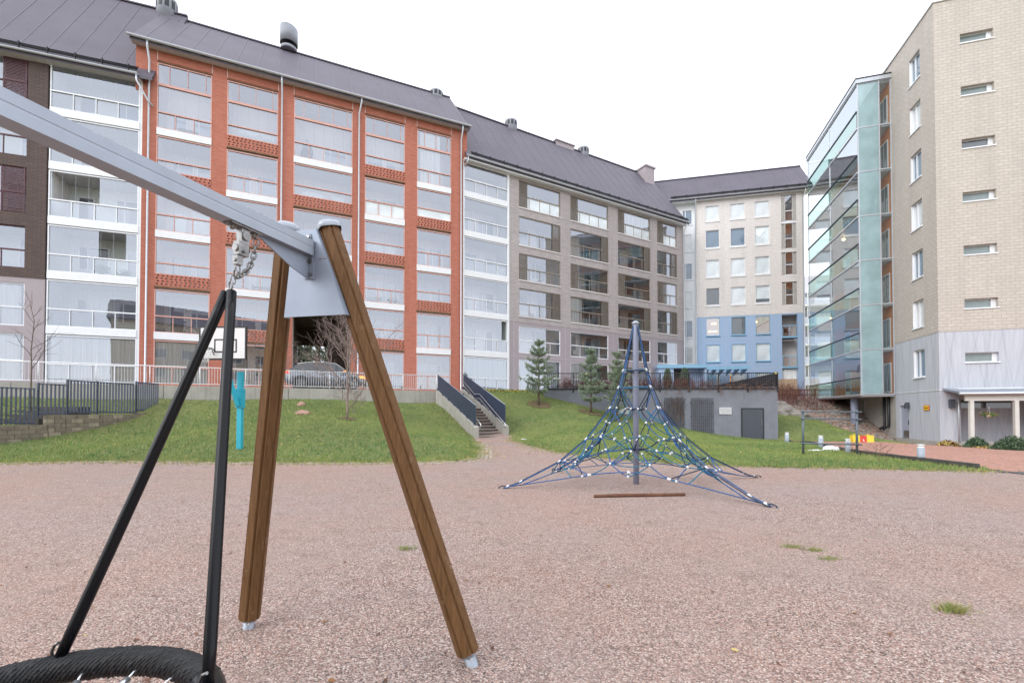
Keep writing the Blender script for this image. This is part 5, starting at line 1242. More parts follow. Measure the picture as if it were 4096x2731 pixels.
# beam: hollow section with two shallow lengthwise grooves
e0 = V3((-1.205, 2.652, 2.376)); hz_, hw = .046, .042
prof = [(-hw, -hz_), (hw, -hz_), (hw, -.006), (hw-.0012, -.003), (hw-.0012, .003), (hw, .006), (hw, hz_), (-hw, hz_)]
b = MB(); k0 = 0; n = len(prof)
for t in (.004, L2_): b.v += [rel(e0+bd*t-bn*x+V3((0, 0, z))) for x, z in prof]
for j in range(n): b.face([j, (j+1) % n, n+(j+1) % n, n+j], 0)
b.face(list(range(n))[::-1]); b.face([n+j for j in range(n)])
bm_o = b.build('beam', M('galvanised'), sf)
b = MB(); c_ = V3((-1.125, 2.631, 2.31)); [b.tube([rel(c_+ps*q+pn*.0005), rel(c_+ps*(q+.018)+pn*.0005)], .0022, 4) for q in (-.01, .018, .055)]; b.build('rust_mark', M('rust'), plo)
# L bracket, gusset and bolts joining the beam to the plate
b = MB(); A_ = [(-1.267, 2.672, 2.471), (-1.190, 2.650, 2.464), (-1.160, 2.641, 2.194), (-1.232, 2.662, 2.199)]
b.hexa([rel(V3(p)+pn*.001) for p in (A_[3], A_[2])]+[rel(V3(p)+pn*.009) for p in (A_[2], A_[3])]+[rel(V3(p)+pn*.001) for p in (A_[0], A_[1])]+[rel(V3(p)+pn*.009) for p in (A_[1], A_[0])])
g0 = e0+V3((0, 0, -hz_)); gp = [g0+bd*.004, g0+bd*.36, g0+bd*.26+V3((0, 0, -.045)), g0+bd*.13+V3((0, 0, -.10)), g0+bd*.004+V3((0, 0, -.135))]
b.prism([rel(p+bn*.004) for p in gp], tuple(bn*-.008)); br = b.build('bracket', M('plate_grey'), sf)
b = MB()
for p in ((-1.200, 2.655, 2.445), (-1.245, 2.668, 2.448), (-1.192, 2.652, 2.300), (-1.183, 2.650, 2.222)): b.tube([rel(V3(p)+pn*.008), rel(V3(p)+pn*.020)], .011, 6, smooth=False); b.tube([rel(V3(p)+pn*.008), rel(V3(p)+pn*.011)], .016, 12)
b.build('bolt', M('steel'), br)
# ------------------------------------------------------------------ nest swing
mt = e0+bd*.43+V3((0, 0, -hz_))
ns_ = thing('nest_swing', 'black rope-bound nest swing ring hanging on two black sleeved ropes and steel chain', 'swing', (-1.51, 1.353, .4))
O4 = V3((-1.51, 1.353, .4)); r4 = lambda p: tuple(V3(p)-O4)
def obox(b, c, ax, ay, az, hx, hy, hz2, m=0):
    c = V3(c); q = [(-1, -1), (1, -1), (1, 1), (-1, 1)]
    b.hexa([r4(c+ax*hx*i+ay*hy*j-az*hz2) for i, j in q]+[r4(c+ax*hx*i+ay*hy*j+az*hz2) for i, j in q], m)
Z = V3((0, 0, 1))
def hardware(mt, s):
    b = MB(); obox(b, mt-Z*.004, bd, bn, Z, .085, .032, .004); [b.tube([r4(mt+bd*t-Z*.0), r4(mt+bd*t-Z*.028)], .011, 8) for t in (-.06, .06)]; [b.tube([r4(mt+bd*t-Z*.006), r4(mt+bd*t-Z*.013)], .017, 6) for t in (-.06, .06)]
    b.build('hanger_plate', M('steel'), ns_)
    b = MB(); c = mt-Z*.045
    obox(b, c, bd, bn, Z, .022, .018, .04); b.tube([r4(c-bn*.028-Z*.0), r4(c+bn*.028)], .022, 14)
    LN = V3((-.20, -.20, 0))*s*1.0; c2 = c-Z*.065+LN*.03; obox(b, c2, bd, bn, Z, .028, .020, .034); b.tube([r4(c2-bd*.036), r4(c2+bd*.036)], .018, 14); b.tube([r4(c2-bn*.034-Z*.015), r4(c2+bn*.034-Z*.015)], .008, 8)
    c3 = c2-Z*.060+LN*.05; obox(b, c3, bd, bn, Z, .016, .016, .022); b.tube([r4(c3-bd*.022), r4(c3+bd*.022)], .010, 10)
    b.build('swivel', M('steel'), ns_)
    def link_(b, c, d, twist, L=.021, W_=.0115, r=.0042):
        d = V3(d).normalized(); u = d.orthogonal().normalized(); w = d.cross(u); u2 = u*math.cos(twist)+w*math.sin(twist); pts = []
        for k in range(12):
            a = 2*math.pi*k/12; pts.append(r4(V3(c)+d*(math.sin(a)*W_+math.copysign(L-W_, math.sin(a)) if abs(math.sin(a)) > .01 else 0)+u2*(math.cos(a)*W_)))
        b.tube(pts, r, 6, closed=True)
    p = c3-Z*.02
    for i in range(4):
        b = MB(); link_(b, p-Z*(.018+.031*i)+LN*(.035*i), Z, i*math.pi/2+.4); b.build('chain_link', M('steel'), ns_)
    # slack safety chain from the plate down to the main chain
    a0 = mt+bd*-.045*s+bd*.0-Z*.03; a1 = p-Z*.06; m_ = 9
    a0 = mt-bd*.075*1-Z*.03
    for i in range(m_):
        t = (i+.5)/m_; q = a0.lerp(a1, t)-Z*(.034*4*t*(1-t))+(-bd)*.018*math.sin(math.pi*t); t2 = t+.05; q2 = a0.lerp(a1, t2)-Z*(.034*4*t2*(1-t2))+(-bd)*.018*math.sin(math.pi*t2)
        b = MB(); link_(b, q, q2-q, i*math.pi/2+.3); b.build('chain_link', M('steel'), ns_)
    return p-Z*.135+LN*.13
C4 = V3((-1.585, 1.36, .378)); RR_ = .545; RT = .052
def ringpt(a): return C4+ps*(RR_*math.cos(a))+(-bd)*(RR_*math.sin(a))
atts = {0: [ringpt(R(45)), ringpt(R(135))], 1: [ringpt(R(-45)), ringpt(R(-135))]}
for q, off in ((0, .43), (1, 2.05)):
    end = hardware(e0+bd*off+V3((0, 0, -hz_)), 1 if q == 0 else -1)
    for j, at in enumerate(atts[q]):
        e = at+Z*.035; st_ = end+ps*(.016 if j == 0 else -.016)-Z*.01; dd = (e-st_).normalized(); b = MB(); pts = []
        for i in range(13):
            t = i/12; p = st_.lerp(e, t)-Z*(.012*math.sin(math.pi*t)); pts.append(r4(p))
        b.tube(pts, [.0225]*12+[.019], 16); o = b.build('sleeved_rope', M('black_rubber'), ns_)
        # shackle at the ring
        b = MB(); u = ps*(.034 if j == 0 else -.034); u = ps*-.034
        b.tube([r4(e+u-Z*.02), r4(e+u*1.2+Z*.03), r4(e+u*.7+Z*.06), r4(e+u*.1+Z*.07)], .006, 8); b.tube([r4(e-pn*-.03+u-Z*.02), r4(e+pn*.03+u-Z*.02)], .009, 8); b.tube([r4(e+pn*.03+u-Z*.02), r4(e+pn*.045+u-Z*.02)], .014, 6, smooth=False)
        b.build('shackle', M('steel'), ns_)
# ring: steel core bound with twisted rope
b = MB(); b.tube([r4(ringpt(2*math.pi*i/48)) for i in range(48)], RT*.86, 12, closed=True); ro = b.build('ring', M('black_rope'), ns_)
b = MB(); tp0, tp1 = R(47), R(60); starts = 15; tw_ = 13; per_ = 15
for st3 in range(starts):
    cur = []; rs_ = []
    for i in range(tw_*per_+1):
        a = 2*math.pi*i/(tw_*per_); ph = 2*math.pi*tw_*i/(tw_*per_)+st3*2*math.pi/starts; cpt = ringpt(a)
        if tp0 < (a % (2*math.pi)) < tp1:
            if len(cur) > 2: b.tube(cur, rs_, 5, cap=False)
            cur = []; rs_ = []; continue
        rad = (cpt-C4).normalized(); k_ = RT*(.94+.03*math.sin(i*2.6+st3)); cur.append(r4(cpt+rad*(k_*math.cos(ph))+Z*(k_*math.sin(ph)))); rs_.append(.0098+.0018*math.sin(i*3.1))
    if len(cur) > 2: b.tube(cur, rs_, 5, cap=False)
b.build('rope_binding', M('black_rope'), ro)
b = MB(); b.tube([r4(ringpt(tp0-.02+(tp1-tp0+.04)*i/8)) for i in range(9)], RT*1.13, 18); b.build('tape_wrap', M('black_rubber'), ro)
# net of the nest: ropes with steel ferrules running in from the ring
b = MB(); hub = C4-Z*.17
fe = []
for i in range(16):
    a = R(12)+2*math.pi*i/16; p0 = ringpt(a)-(ringpt(a)-C4).normalized()*.045-Z*.01
    o_ = MB(); d = (hub-p0).normalized(); o_.tube([r4(p0+d*.045), r4(p0+d*.10)], .0135, 12); o_.tube([r4(p0+d*.0), r4(p0+d*.022+Z*.008), r4(p0+d*.05)], .0045, 6); o_.build('ferrule', M('ferrule'), ns_)
    pts = [r4(p0+d*.09)]+[r4(p0.lerp(hub, .3+.7*q/5)-Z*(.05*math.sin(math.pi*(.3+.7*q/5)))) for q in range(6)]; b.tube(pts, .009, 6)
for rr_ in (.32, .22, .12):
    pts = []
    for i in range(32): a = 2*math.pi*i/32; p = C4.lerp(ringpt(a), rr_/RR_); pts.append(r4(p-Z*(.17*(1-rr_/RR_)+.045)))
    b.tube(pts, .009, 6, closed=True)
b.build('net', M('black_rope'), ns_)

# ------------------------------------------------------------------ rope pyramid
mc = V3((2.485, 9.027, 0)); pyr = thing('rope_pyramid', 'blue rope climbing pyramid with white connectors around a grey steel mast', 'climbing net', tuple(mc))
anch = [V3((-.165, 8.483, 0))-mc, V3((3.893, 6.783, 0))-mc, V3((5.392, 9.91, 0))-mc, V3((1.05, 11.2, 0))-mc]
b = MB(); b.lathe([(.057, -.2), (.057, 3.19), (.054, 3.23), (.035, 3.26), (.004, 3.27)], n=20); b.build('mast', M('mast_grey'), pyr)
b = MB(); b.lathe([(.075, 3.205), (.07, 3.235), (.04, 3.262), (.004, 3.272)], n=16); b.build('mast_cap', M('cap_grey'), pyr)
prof_ = [(.03, 3.24), (.26, 2.27), (.36, 1.93), (.54, 1.52), (1.02, .91), (1.55, .48), (2.35, .09), (2.62, .0)]
def ridge(k, zz):
    for (r0, z0), (r1, z1) in zip(prof_[:-1], prof_[1:]):
        if z1 <= zz <= z0: r = r0+(r1-r0)*(z0-zz)/(z0-z1); break
    else: r = 2.62
    a = anch[k]; L = a.length; s = r*(L/2.62 if r > 1 else 1+(L/2.62-1)*r); return V3((a.x/L*s, a.y/L*s, zz))
knobs = []; rb = MB(); rd = MB()
pm('net_dark', (.008, .025, .06), .5, 0, .3, 14)
def rope(pts, m=0, r=.0105): rb.tube([tuple(p) for p in pts], r, 6, m, cap=False)
def srope(a, c, sag=.03, inn=0, n=5, m=None):
    a, c = V3(a), V3(c); pts = []
    for i in range(n+1):
        t = i/n; p = a.lerp(c, t); k = 4*t*(1-t); p.z -= sag*k; h = V3((p.x, p.y, 0)); p -= h.normalized()*inn*k if h.length > .01 else V3(); pts.append(p)
    rope(pts, (random.choice((0, 0, 1, 2, 2))) if m is None else m)
random.seed(17)
zs = [3.22, 2.27, 1.93, 1.52, .91, .48, .09]
for k in range(4):
    a = anch[k].normalized(); sd = V3((-a.y, a.x, 0))
    for s in (-1, 1):      # doubled ridge ropes that splay towards the foot
        pts = [ridge(k, z)+sd*s*(.015+.02*min(1, i/3)) for i, z in enumerate(zs)]; pts.append(anch[k]*1.0+sd*s*.03+V3((0, 0, .0))); rope(pts, s < 0, .0105)
    for z in zs[1:6]: knobs.append((ridge(k, z), a, 'c'))
    knobs.append((ridge(k, .12), a, 'c')); p = anch[k]; knobs.append((p*.97+V3((0, 0, .035)), a, 'c'))
    rope([p*.96+V3((0, 0, .03)), p+V3((0, 0, .05)), p*1.03+V3((0, 0, .03)), p*1.035+V3((0, 0, -.05))], 1, .012)
def face_pt(k, z, f, bulge=.0):
    p, q = ridge(k, z), ridge((k+1) % 4, z); m_ = p.lerp(q, f); inward = 4*f*(1-f); m_.x *= 1-bulge*inward; m_.y *= 1-bulge*inward; return m_
for k in range(4):
    j = (k+1) % 4
    srope(ridge(k, 1.93), ridge(j, 1.93), .0, .05); srope(ridge(k, 2.27), ridge(j, 2.27), .0, .10)
    # mast rings' links
    R1 = [V3((.20*math.cos(q), .20*math.sin(q), 1.50)) for q in (math.atan2(*(reversed((anch[k]+anch[j]).to_2d())))-.35, math.atan2(*(reversed((anch[k]+anch[j]).to_2d())))+.35)]
    srope(ridge(k, 1.93), R1[0], .02); srope(ridge(j, 1.93), R1[1], .02); srope(R1[0], R1[1], .01)
    knobs += [(r_, V3((0, 0, 1)), 's') for r_ in R1]
    # hexagon web of one side: rows of nodes
    rows_ = {1.22: [.28, .72], .95: [.12, .40, .60, .88], .70: [.25, .5, .75], .46: [.10, .34, .66, .90], .26: [.22, .5, .78]}
    Nn = {z: [face_pt(k, z, f, .18)+V3((0, 0, rr(-.03, .03))) for f in fs] for z, fs in rows_.items()}
    A5, B5 = ridge(k, 1.52), ridge(j, 1.52); A9, B9 = ridge(k, .91), ridge(j, .91); A4, B4 = ridge(k, .48), ridge(j, .48)
    E_ = [(A5, Nn[1.22][0]), (B5, Nn[1.22][1]), (Nn[1.22][0], R1[0]), (Nn[1.22][1], R1[1]), (Nn[1.22][0], Nn[.95][1]), (Nn[1.22][1], Nn[.95][2]), (Nn[1.22][0], Nn[.95][0]), (Nn[1.22][1], Nn[.95][3]), (A9, Nn[.95][0]), (B9, Nn[.95][3]),
          (Nn[.95][1], Nn[.95][2]), (Nn[.95][0], Nn[.70][0]), (Nn[.95][1], Nn[.70][0]), (Nn[.95][2], Nn[.70][2]), (Nn[.95][3], Nn[.70][2]), (Nn[.70][0], Nn[.46][1]), (Nn[.70][2], Nn[.46][2]), (Nn[.95][1], Nn[.70][1]), (Nn[.95][2], Nn[.70][1]), (Nn[.70][1], Nn[.46][1]), (Nn[.70][1], Nn[.46][2]),
          (Nn[.70][0], Nn[.46][0]), (Nn[.70][2], Nn[.46][3]), (A9, Nn[.46][0]), (B9, Nn[.46][3]), (Nn[.46][0], A4), (Nn[.46][3], B4), (Nn[.46][0], Nn[.26][0]), (Nn[.46][1], Nn[.26][0]), (Nn[.46][1], Nn[.26][1]), (Nn[.46][2], Nn[.26][1]), (Nn[.46][2], Nn[.26][2]), (Nn[.46][3], Nn[.26][2]), (Nn[.46][1], Nn[.46][2])]
    for p, q in E_: srope(p, q, .035*(p-q).length*2, .04)
    # inner web towards the mast
    I1 = V3((.17*math.cos(math.atan2((anch[k]+anch[j]).y, (anch[k]+anch[j]).x)), .17*math.sin(math.atan2((anch[k]+anch[j]).y, (anch[k]+anch[j]).x)), .70))
    for q in (Nn[.95][1], Nn[.95][2], Nn[.46][1], Nn[.46][2]):
        mid = q.lerp(I1, .5)+V3((0, 0, .06)); srope(q, mid, .02); srope(mid, I1, .02); knobs.append((mid, V3((0, 0, 1)), 's'))
    # border rope from near one anchor to the next, hanging as a flat arch
    bp_ = []
    for i in range(13):
        t = i/12; p = (anch[k]*.86).lerp(anch[j]*.86, t); ar = 4*t*(1-t); p = V3((p.x*(1-.34*ar), p.y*(1-.34*ar), .06+.27*ar)); bp_.append(p)
    bp2 = [anch[k]*.97+V3((0, 0, .03))]+bp_+[anch[j]*.97+V3((0, 0, .03))]; rope(bp2, 0, .010)
    for i, q in ((3, Nn[.26][0]), (6, Nn[.26][1]), (9, Nn[.26][2])): srope(q, bp_[i], .01); knobs.append((bp_[i], (bp_[i+1]-bp_[i-1]).normalized(), 'c'))
    srope(A4, bp_[2], .0); srope(B4, bp_[10], .0); srope(ridge(k, .48), bp_[3], 0); srope(ridge(j, .48), bp_[9], 0)
    continue_ = 1; lo = [p*1.0+V3((0, 0, .10)) for p in bp_[2:11]]; lo = [V3((p.x*.82, p.y*.82, p.z)) for p in lo]; lo = []
    for z, ps_ in Nn.items(): knobs += [(p, V3((0, 0, 1)), 's') for p in ps_]
for z, r_ in ((2.26, .17), (1.50, .20), (.70, .17)):
    rope([V3((r_*math.cos(2*math.pi*i/24), r_*math.sin(2*math.pi*i/24), z)) for i in range(25)], 1, .013)
    for i in range(4): a = math.pi/4+i*math.pi/2; rope([V3((.06*math.cos(a), .06*math.sin(a), z-.04)), V3((r_*math.cos(a), r_*math.sin(a), z))], 1, .01)
for k in range(4): srope(ridge(k, 2.27), V3((.17*anch[k].normalized().x, .17*anch[k].normalized().y, 2.26)), 0)
ro_ = rb.build('rope_net', M('net_blue', 'net_dark', 'net_teal'), pyr); 
kc = cached('knobc', 'connector', lambda b: b.tube([(0, 0, -.032), (0, 0, .036)], .023, 10), ['knob_white']); ks = cached('knobs', 'connector', lambda b: b.ball((0, 0, 0), .025, 8), ['knob_white'])
knobs.sort(key=lambda q: q[0].y)
rest = MB()
for i, (p, d, ty) in enumerate(knobs):
    if i < 99:
        o = link('connector', kc if ty == 'c' else ks, pyr, tuple(p))
        if ty == 'c':
            dd = (ridge(0, .5)-ridge(0, 1)).normalized(); dir_ = V3((d.x, d.y, -.8)).normalized() if d.z == 0 else d; o.rotation_euler = dir_.to_track_quat('Z', 'Y').to_euler()
    else: rest.ball(tuple(p), .021, 8)
if rest.v: struct(rest.build('connector_beads', M('knob_white'), pyr), 'stuff')
b = MB(); b.tube([(-.93, -.02, 0), (-.45, .0, .005), (.1, .01, 0), (.62, .03, .0), (.66, .03, .0)], [.028, .034, .033, .030, .027], 10)
o = b.build('log', M('log_bark')); o.location = (2.3, 7.65, .022); o.rotation_euler = (0, 0, R(4)); tag(o, 'single debarked red-brown log lying on the gravel before the rope pyramid', 'log')

# ------------------------------------------------------------------ basketball hoop
hp = thing('basketball_hoop', 'turquoise basketball hoop post with a white black-edged backboard at the lawn edge', 'basketball hoop', (-8.97, 14.85, 0))
b = MB(); b.box(-.075, .075, -.07, .07, -.2, 2.78); b.build('post', M('turquoise_paint'), hp)
b = MB(); b.box(-.08, .08, -.075, .075, 2.78, 2.83); b.build('post_cap', M('cap_grey'), hp)
b = MB(); b.box(-.115, .115, -.09, .09, 1.60, 2.22); [b.tube([(x, -.09, z), (x, -.12, z)], .015, 6) for x in (-.08, .08) for z in (1.66, 2.16)]; b.build('clamp', M('turquoise_paint'), hp)
b = MB(); b.hexa([(-.06, -.17, 1.66), (.05, -.17, 1.66), (.05, -.08, 1.66), (-.06, -.08, 1.66), (-.27, -.66, 3.3), (-.16, -.66, 3.3), (-.16, -.57, 3.3), (-.27, -.57, 3.3)]); b.build('arm', M('turquoise_paint'), hp)
bc = (-.15, -.68); 
b = MB(); b.box(-.90, .60, -.70, -.66, 3.10, 4.16); bo = b.build('backboard', M('board_white'), hp)
b = MB(); ring(b, -.90, .60, 3.10, 4.16, .05, -.705, -.655); ring(b, -.42, .30, 3.33, 3.76, .045, -.703, -.70); b.build('board_marking', M('black_paint'), bo)
b = MB(); hx, hy = -.50, -1.05; b.tube([(hx+.225*math.cos(2*math.pi*i/28), hy+.225*math.sin(2*math.pi*i/28), 3.42) for i in range(28)], .014, 6, closed=True); b.tube([(hx, hy+.22, 3.42), (hx+.1, -.70, 3.42)], .02, 6); b.tube([(hx+.1, hy+.2, 3.42), (hx+.1, -.72, 3.25)], .015, 6); b.build('rim', M('black_paint'), hp)
b = MB(); nn_ = 12
for i in range(nn_):
    a = 2*math.pi*i/nn_
    for s in (-1, 1):
        pts = [(hx+r_*math.cos(a+s*q*.26), hy+r_*math.sin(a+s*q*.26), 3.41-z) for q, (r_, z) in enumerate(((.225, 0), (.19, .11), (.155, .22), (.13, .33), (.12, .42)))]; b.tube(pts, .006, 3, cap=False)
b.build('net', M('white_paint'), hp)
# ------------------------------------------------------------------ exercise bars
xb = thing('exercise_bars', 'dark steel exercise frame of two posts and three cross bars on the right lawn', 'exercise bars', (9.92, 15.35, 0), math.atan2(-.3, 1.6))
for x in (0, 1.63): b = MB(); b.tube([(x, 0, -.1), (x, 0, 1.53)], .036, 12); b.build('post', M('bar_slate'), xb)
for z in (1.46, 1.22, .38): b = MB(); b.tube([(-.10, -.05, z+.02), (1.75, -.05, z)], .024, 10); b.build('bar', M('bar_slate'), xb)
# bollards
def bollard(x, y, lab):
    t = thing('bollard_light', lab, 'bollard', (x, y, H(x, y)), 0, 'path lights along the timber edging')
    b = MB(); b.lathe([(.088, -.1), (.088, .43)], n=20); b.build('body', M('bollard_grey'), t)
    b = MB(); b.lathe([(.088, .43), (.084, .445), (.06, .465), (.06, .495), (.09, .505), (.093, .52), (.05, .53), (.004, .532)], n=20); b.build('lamp_head', M('white_paint'), t)
for (x, y), l in zip(((13.0, 21.3), (12.4, 18.1), (11.85, 15.9), (11.75, 12.95)), ('pale grey bollard light nearest the dark shelter door', 'pale grey bollard light behind the white plastic bag', 'pale grey bollard light seen between the exercise bar posts, right of the bag', 'largest pale grey bollard light, nearest the end of the timber edging')): bollard(x, y, l)
# timber edging
K_ = [(11.6, 11.25), (11.72, 13.2), (12.0, 15.6), (12.7, 18.25), (14.2, 21.5), (17.06, 27.8)]
b = MB()
for row in range(2):
    for (x0, y0), (x1, y1) in zip(K_[:-1], K_[1:]):
        L = math.hypot(x1-x0, y1-y0); n = max(1, round(L/1.6))
        for i in range(n):
            p0 = (x0+(x1-x0)*i/n, y0+(y1-y0)*i/n); p1 = (x0+(x1-x0)*(i+.99)/n, y0+(y1-y0)*(i+.99)/n); dx, dy = (p1[0]-p0[0]), (p1[1]-p0[1]); l_ = math.hypot(dx, dy); nx, ny = -dy/l_*.07, dx/l_*.07
            z0, z1 = H(*p0)+.02+row*.10-.06, H(*p1)+.02+row*.10-.06; o_ = rr(-.008, .008)
            b.hexa([(p0[0]+nx, p0[1]+ny, z0), (p0[0]-nx, p0[1]-ny, z0), (p1[0]-nx, p1[1]-ny, z1), (p1[0]+nx, p1[1]+ny, z1), (p0[0]+nx, p0[1]+ny, z0+.095+o_), (p0[0]-nx, p0[1]-ny, z0+.095+o_), (p1[0]-nx, p1[1]-ny, z1+.095+o_), (p1[0]+nx, p1[1]+ny, z1+.095+o_)])
tag(b.build('timber_edging', M('timber_dark')), 'dark weathered timber edging between the lawn and the red brick path', 'kerb')
# yellow and red plastic barrier block
yb = thing('barrier_block', 'yellow, red and yellow plastic barrier standing at the edge of the brick path', 'barrier', (18.55, 23.9, H(18.55, 23.9)), R(-4))
for x0, x1, mt_ in ((-.52, -.18, 'yellow_plastic'), (.17, .52, 'yellow_plastic')):
    b = MB(); b.prism([(x0, -.16, 0), (x0, -.13, .38), (x0, .13, .38), (x0, .16, 0)], (x1-x0, 0, 0)); b.tube([(x0+.1, 0, .38), (x0+.12, 0, .44), (x0+.2, 0, .44), (x0+.22, 0, .38)], .014, 6); b.build('yellow_end', M(mt_), yb)
b = MB(); b.prism([(-.178, -.155, .005), (-.178, -.125, .36), (-.178, .125, .36), (-.178, .155, .005)], (.346, 0, 0)); b.build('red_middle', M('red_plastic'), yb)
b = MB(); b.hexa([(-.04, -.161, .10), (.03, -.161, .07), (.05, -.15, .07), (-.02, -.15, .10), (-.03, -.150, .17), (.0, -.15, .17), (.0, -.14, .17), (-.03, -.14, .17)]); b.build('worn_mark', M('white_paint'), yb)
# plastic bag, litter
o = rock(12.0, 17.0, H(12, 17)+.07, .30, .18, .13, 'crumpled white plastic bag lying in the grass beside a bollard', 'bag_white', 9, 'plastic_bag'); o['category'] = 'bag'
o = rock(11.2, 16.7, H(11.2, 16.7)+.04, .26, .10, .045, 'flat pale plastic wrapper left of the white bag on the lawn', 'bag_white', 11, 'plastic_wrapper', 3); o['category'] = 'litter'
b = MB(); b.box(-.13, .13, -.05, .05, 0, .035); b.box(-.10, .12, -.04, .04, .035, .05); o = b.build('paper_scrap', M('bag_white')); o.location = (.55, 20.6, H(.55, 20.6)+.04); o.rotation_euler = (0, .1, .2); tag(o, 'white scrap of packaging on the lawn right of the stairs', 'litter')

# ------------------------------------------------------------------ car on the lane
pm('car_glass', (.03, .04, .05), .05, 0, .05, coat=1)
car = thing('parked_car', 'dark grey crossover car with lit orange lamps behind the white railing', 'car', (-10.98, 26.8, 2.84), math.atan(.44))
def car_body(b):
    # stations along x (rear -2.3 .. front 2.3): half-width, belt height, sill height
    st_ = [(-2.28, .70, .92, .45), (-2.18, .84, 1.02, .30), (-1.6, .90, 1.03, .24), (-.6, .91, 1.00, .22), (.5, .91, .97, .22), (1.0, .90, .93, .24), (1.7, .88, .85, .26), (2.12, .78, .74, .30), (2.28, .58, .62, .40)]
    k0 = len(b.v); prof = lambda w, t, s: [(-w*.93, s), (-w, s+.15), (-w, (s+t)/2), (-w*.97, t-.08), (-w*.9, t), (w*.9, t), (w*.97, t-.08), (w, (s+t)/2), (w, s+.15), (w*.93, s)]
    for x, w, t, s in st_: b.v += [(x, y, z) for y, z in prof(w, t, s)]
    n = 10
    for i in range(len(st_)-1):
        for j in range(n): b.face([k0+i*n+j, k0+(i+1)*n+j, k0+(i+1)*n+(j+1) % n, k0+i*n+(j+1) % n], 0, True)
    b.face([k0+j for j in range(n)]); b.face([k0+(len(st_)-1)*n+j for j in range(n)][::-1])
def car_cab(b, dz=0, grow=0):
    rs = [(-2.10, .80, 1.00), (-1.72, .72, 1.34), (-1.2, .70, 1.47), (-.2, .70, 1.52), (.35, .70, 1.48), (1.15, .78, .98)]; k0 = len(b.v)
    for x, w, z in rs: b.v += [(x, -w-grow-.09*(1 if z > 1.1 else 0), .97), (x, -w-grow, z+dz), (x, w+grow, z+dz), (x, w+grow+.09*(1 if z > 1.1 else 0), .97)]
    for i in range(len(rs)-1):
        for j in range(3): b.face([k0+i*4+j, k0+i*4+j+1, k0+(i+1)*4+j+1, k0+(i+1)*4+j], 0, j == 1)
    b.face([k0, k0+3, k0+2, k0+1]); k = k0+(len(rs)-1)*4; b.face([k, k+1, k+2, k+3])
b = MB(); car_body(b); body = b.build('body', M('car_paint'), car)
b = MB(); car_cab(b); b.build('windows', M('car_glass'), car)
b = MB(); k0 = 0
for x, w, z in [(-1.74, .66, 1.345), (-1.2, .67, 1.482), (-.2, .67, 1.532), (.37, .66, 1.49)]: b.v += [(x, -w, z), (x, w, z)]
for i in range(3): b.face([2*i, 2*i+1, 2*i+3, 2*i+2], 0, True)
b.build('roof_panel', M('car_paint'), car)
for s in (-1, 1):
    b = MB(); b.tube([(-1.62, s*.70, 1.40), (-1.15, s*.70, 1.50), (-.2, s*.70, 1.56), (.4, s*.69, 1.50), (1.1, s*.78, 1.02)], .022, 6); b.build('roof_rail', M('ferrule'), car)
    b = MB(); b.box(-.62, -.55, s*.80-.03, s*.80+.03, 1.0, 1.45); b.box(.42, .50, s*.82-.03, s*.82+.03, 1.0, 1.4); b.build('pillar', M('car_paint'), car)
    b = MB(); b.box(-2.26, -2.02, s*.78-.10, s*.78+.10, .86, 1.0); b.build('tail_lamp', M('car_tail'), car)
    b = MB(); b.hexa([(1.75, s*.80-.12, .68), (2.22, s*.66-.12, .64), (2.22, s*.66+.12, .64), (1.75, s*.80+.12, .68), (1.7, s*.80-.12, .83), (2.16, s*.66-.12, .76), (2.16, s*.66+.12, .76), (1.7, s*.80+.12, .83)]); b.build('headlight', M('car_lamp'), car)
    b = MB(); b.box(.78, .98, s*.98-.10, s*.98+.085, .98, 1.12); mr_ = b.build('wing_mirror', M('car_paint'), car); b = MB(); b.box(.80, .96, s*1.075-.005, s*1.075+.005, 1.03, 1.08); b.build('indicator', M('car_lamp'), mr_)
    b = MB(); b.box(-.35, -.15, s*.925-.01, s*.925+.01, .86, .89); b.box(.65, .85, s*.925-.01, s*.925+.01, .84, .87); b.build('door_handle', M('steel'), car)
    for x in (-1.42, 1.38):
        w_ = thing('wheel', '', '', (x, s*.80, .33)); w_.parent = car; del w_['label']; del w_['category']
        b = MB(); b.tube([(0, -.11, 0), (0, .11, 0)], .335, 24); b.build('tyre', M('tyre'), w_)
        b = MB(); b.tube([(0, s*.112, 0), (0, s*.118, 0)], .235, 20); b2 = b
        b.build('rim', M('car_paint'), w_)
        b = MB()
        for q in range(5): a = 2*math.pi*q/5; b.hexa([(math.cos(a)*.02-math.sin(a)*.03, s*.119, math.sin(a)*.02+math.cos(a)*.03), (math.cos(a)*.02+math.sin(a)*.03, s*.119, math.sin(a)*.02-math.cos(a)*.03), (math.cos(a)*.22+math.sin(a)*.02, s*.119, math.sin(a)*.22-math.cos(a)*.02), (math.cos(a)*.22-math.sin(a)*.02, s*.119, math.sin(a)*.22+math.cos(a)*.02)]+[(math.cos(a)*.02-math.sin(a)*.03, s*.128, math.sin(a)*.02+math.cos(a)*.03), (math.cos(a)*.02+math.sin(a)*.03, s*.128, math.sin(a)*.02-math.cos(a)*.03), (math.cos(a)*.22+math.sin(a)*.02, s*.128, math.sin(a)*.22-math.cos(a)*.02), (math.cos(a)*.22-math.sin(a)*.02, s*.128, math.sin(a)*.22+math.cos(a)*.02)])
        b.build('spokes', M('steel'), w_)
        b = MB(); pts = [(x+.40*math.cos(math.pi*q/8), s*.90, .33+.40*math.sin(math.pi*q/8)) for q in range(9)]; b.tube(pts, .03, 6); b.build('wheel_arch', M('dark_metal'), car)
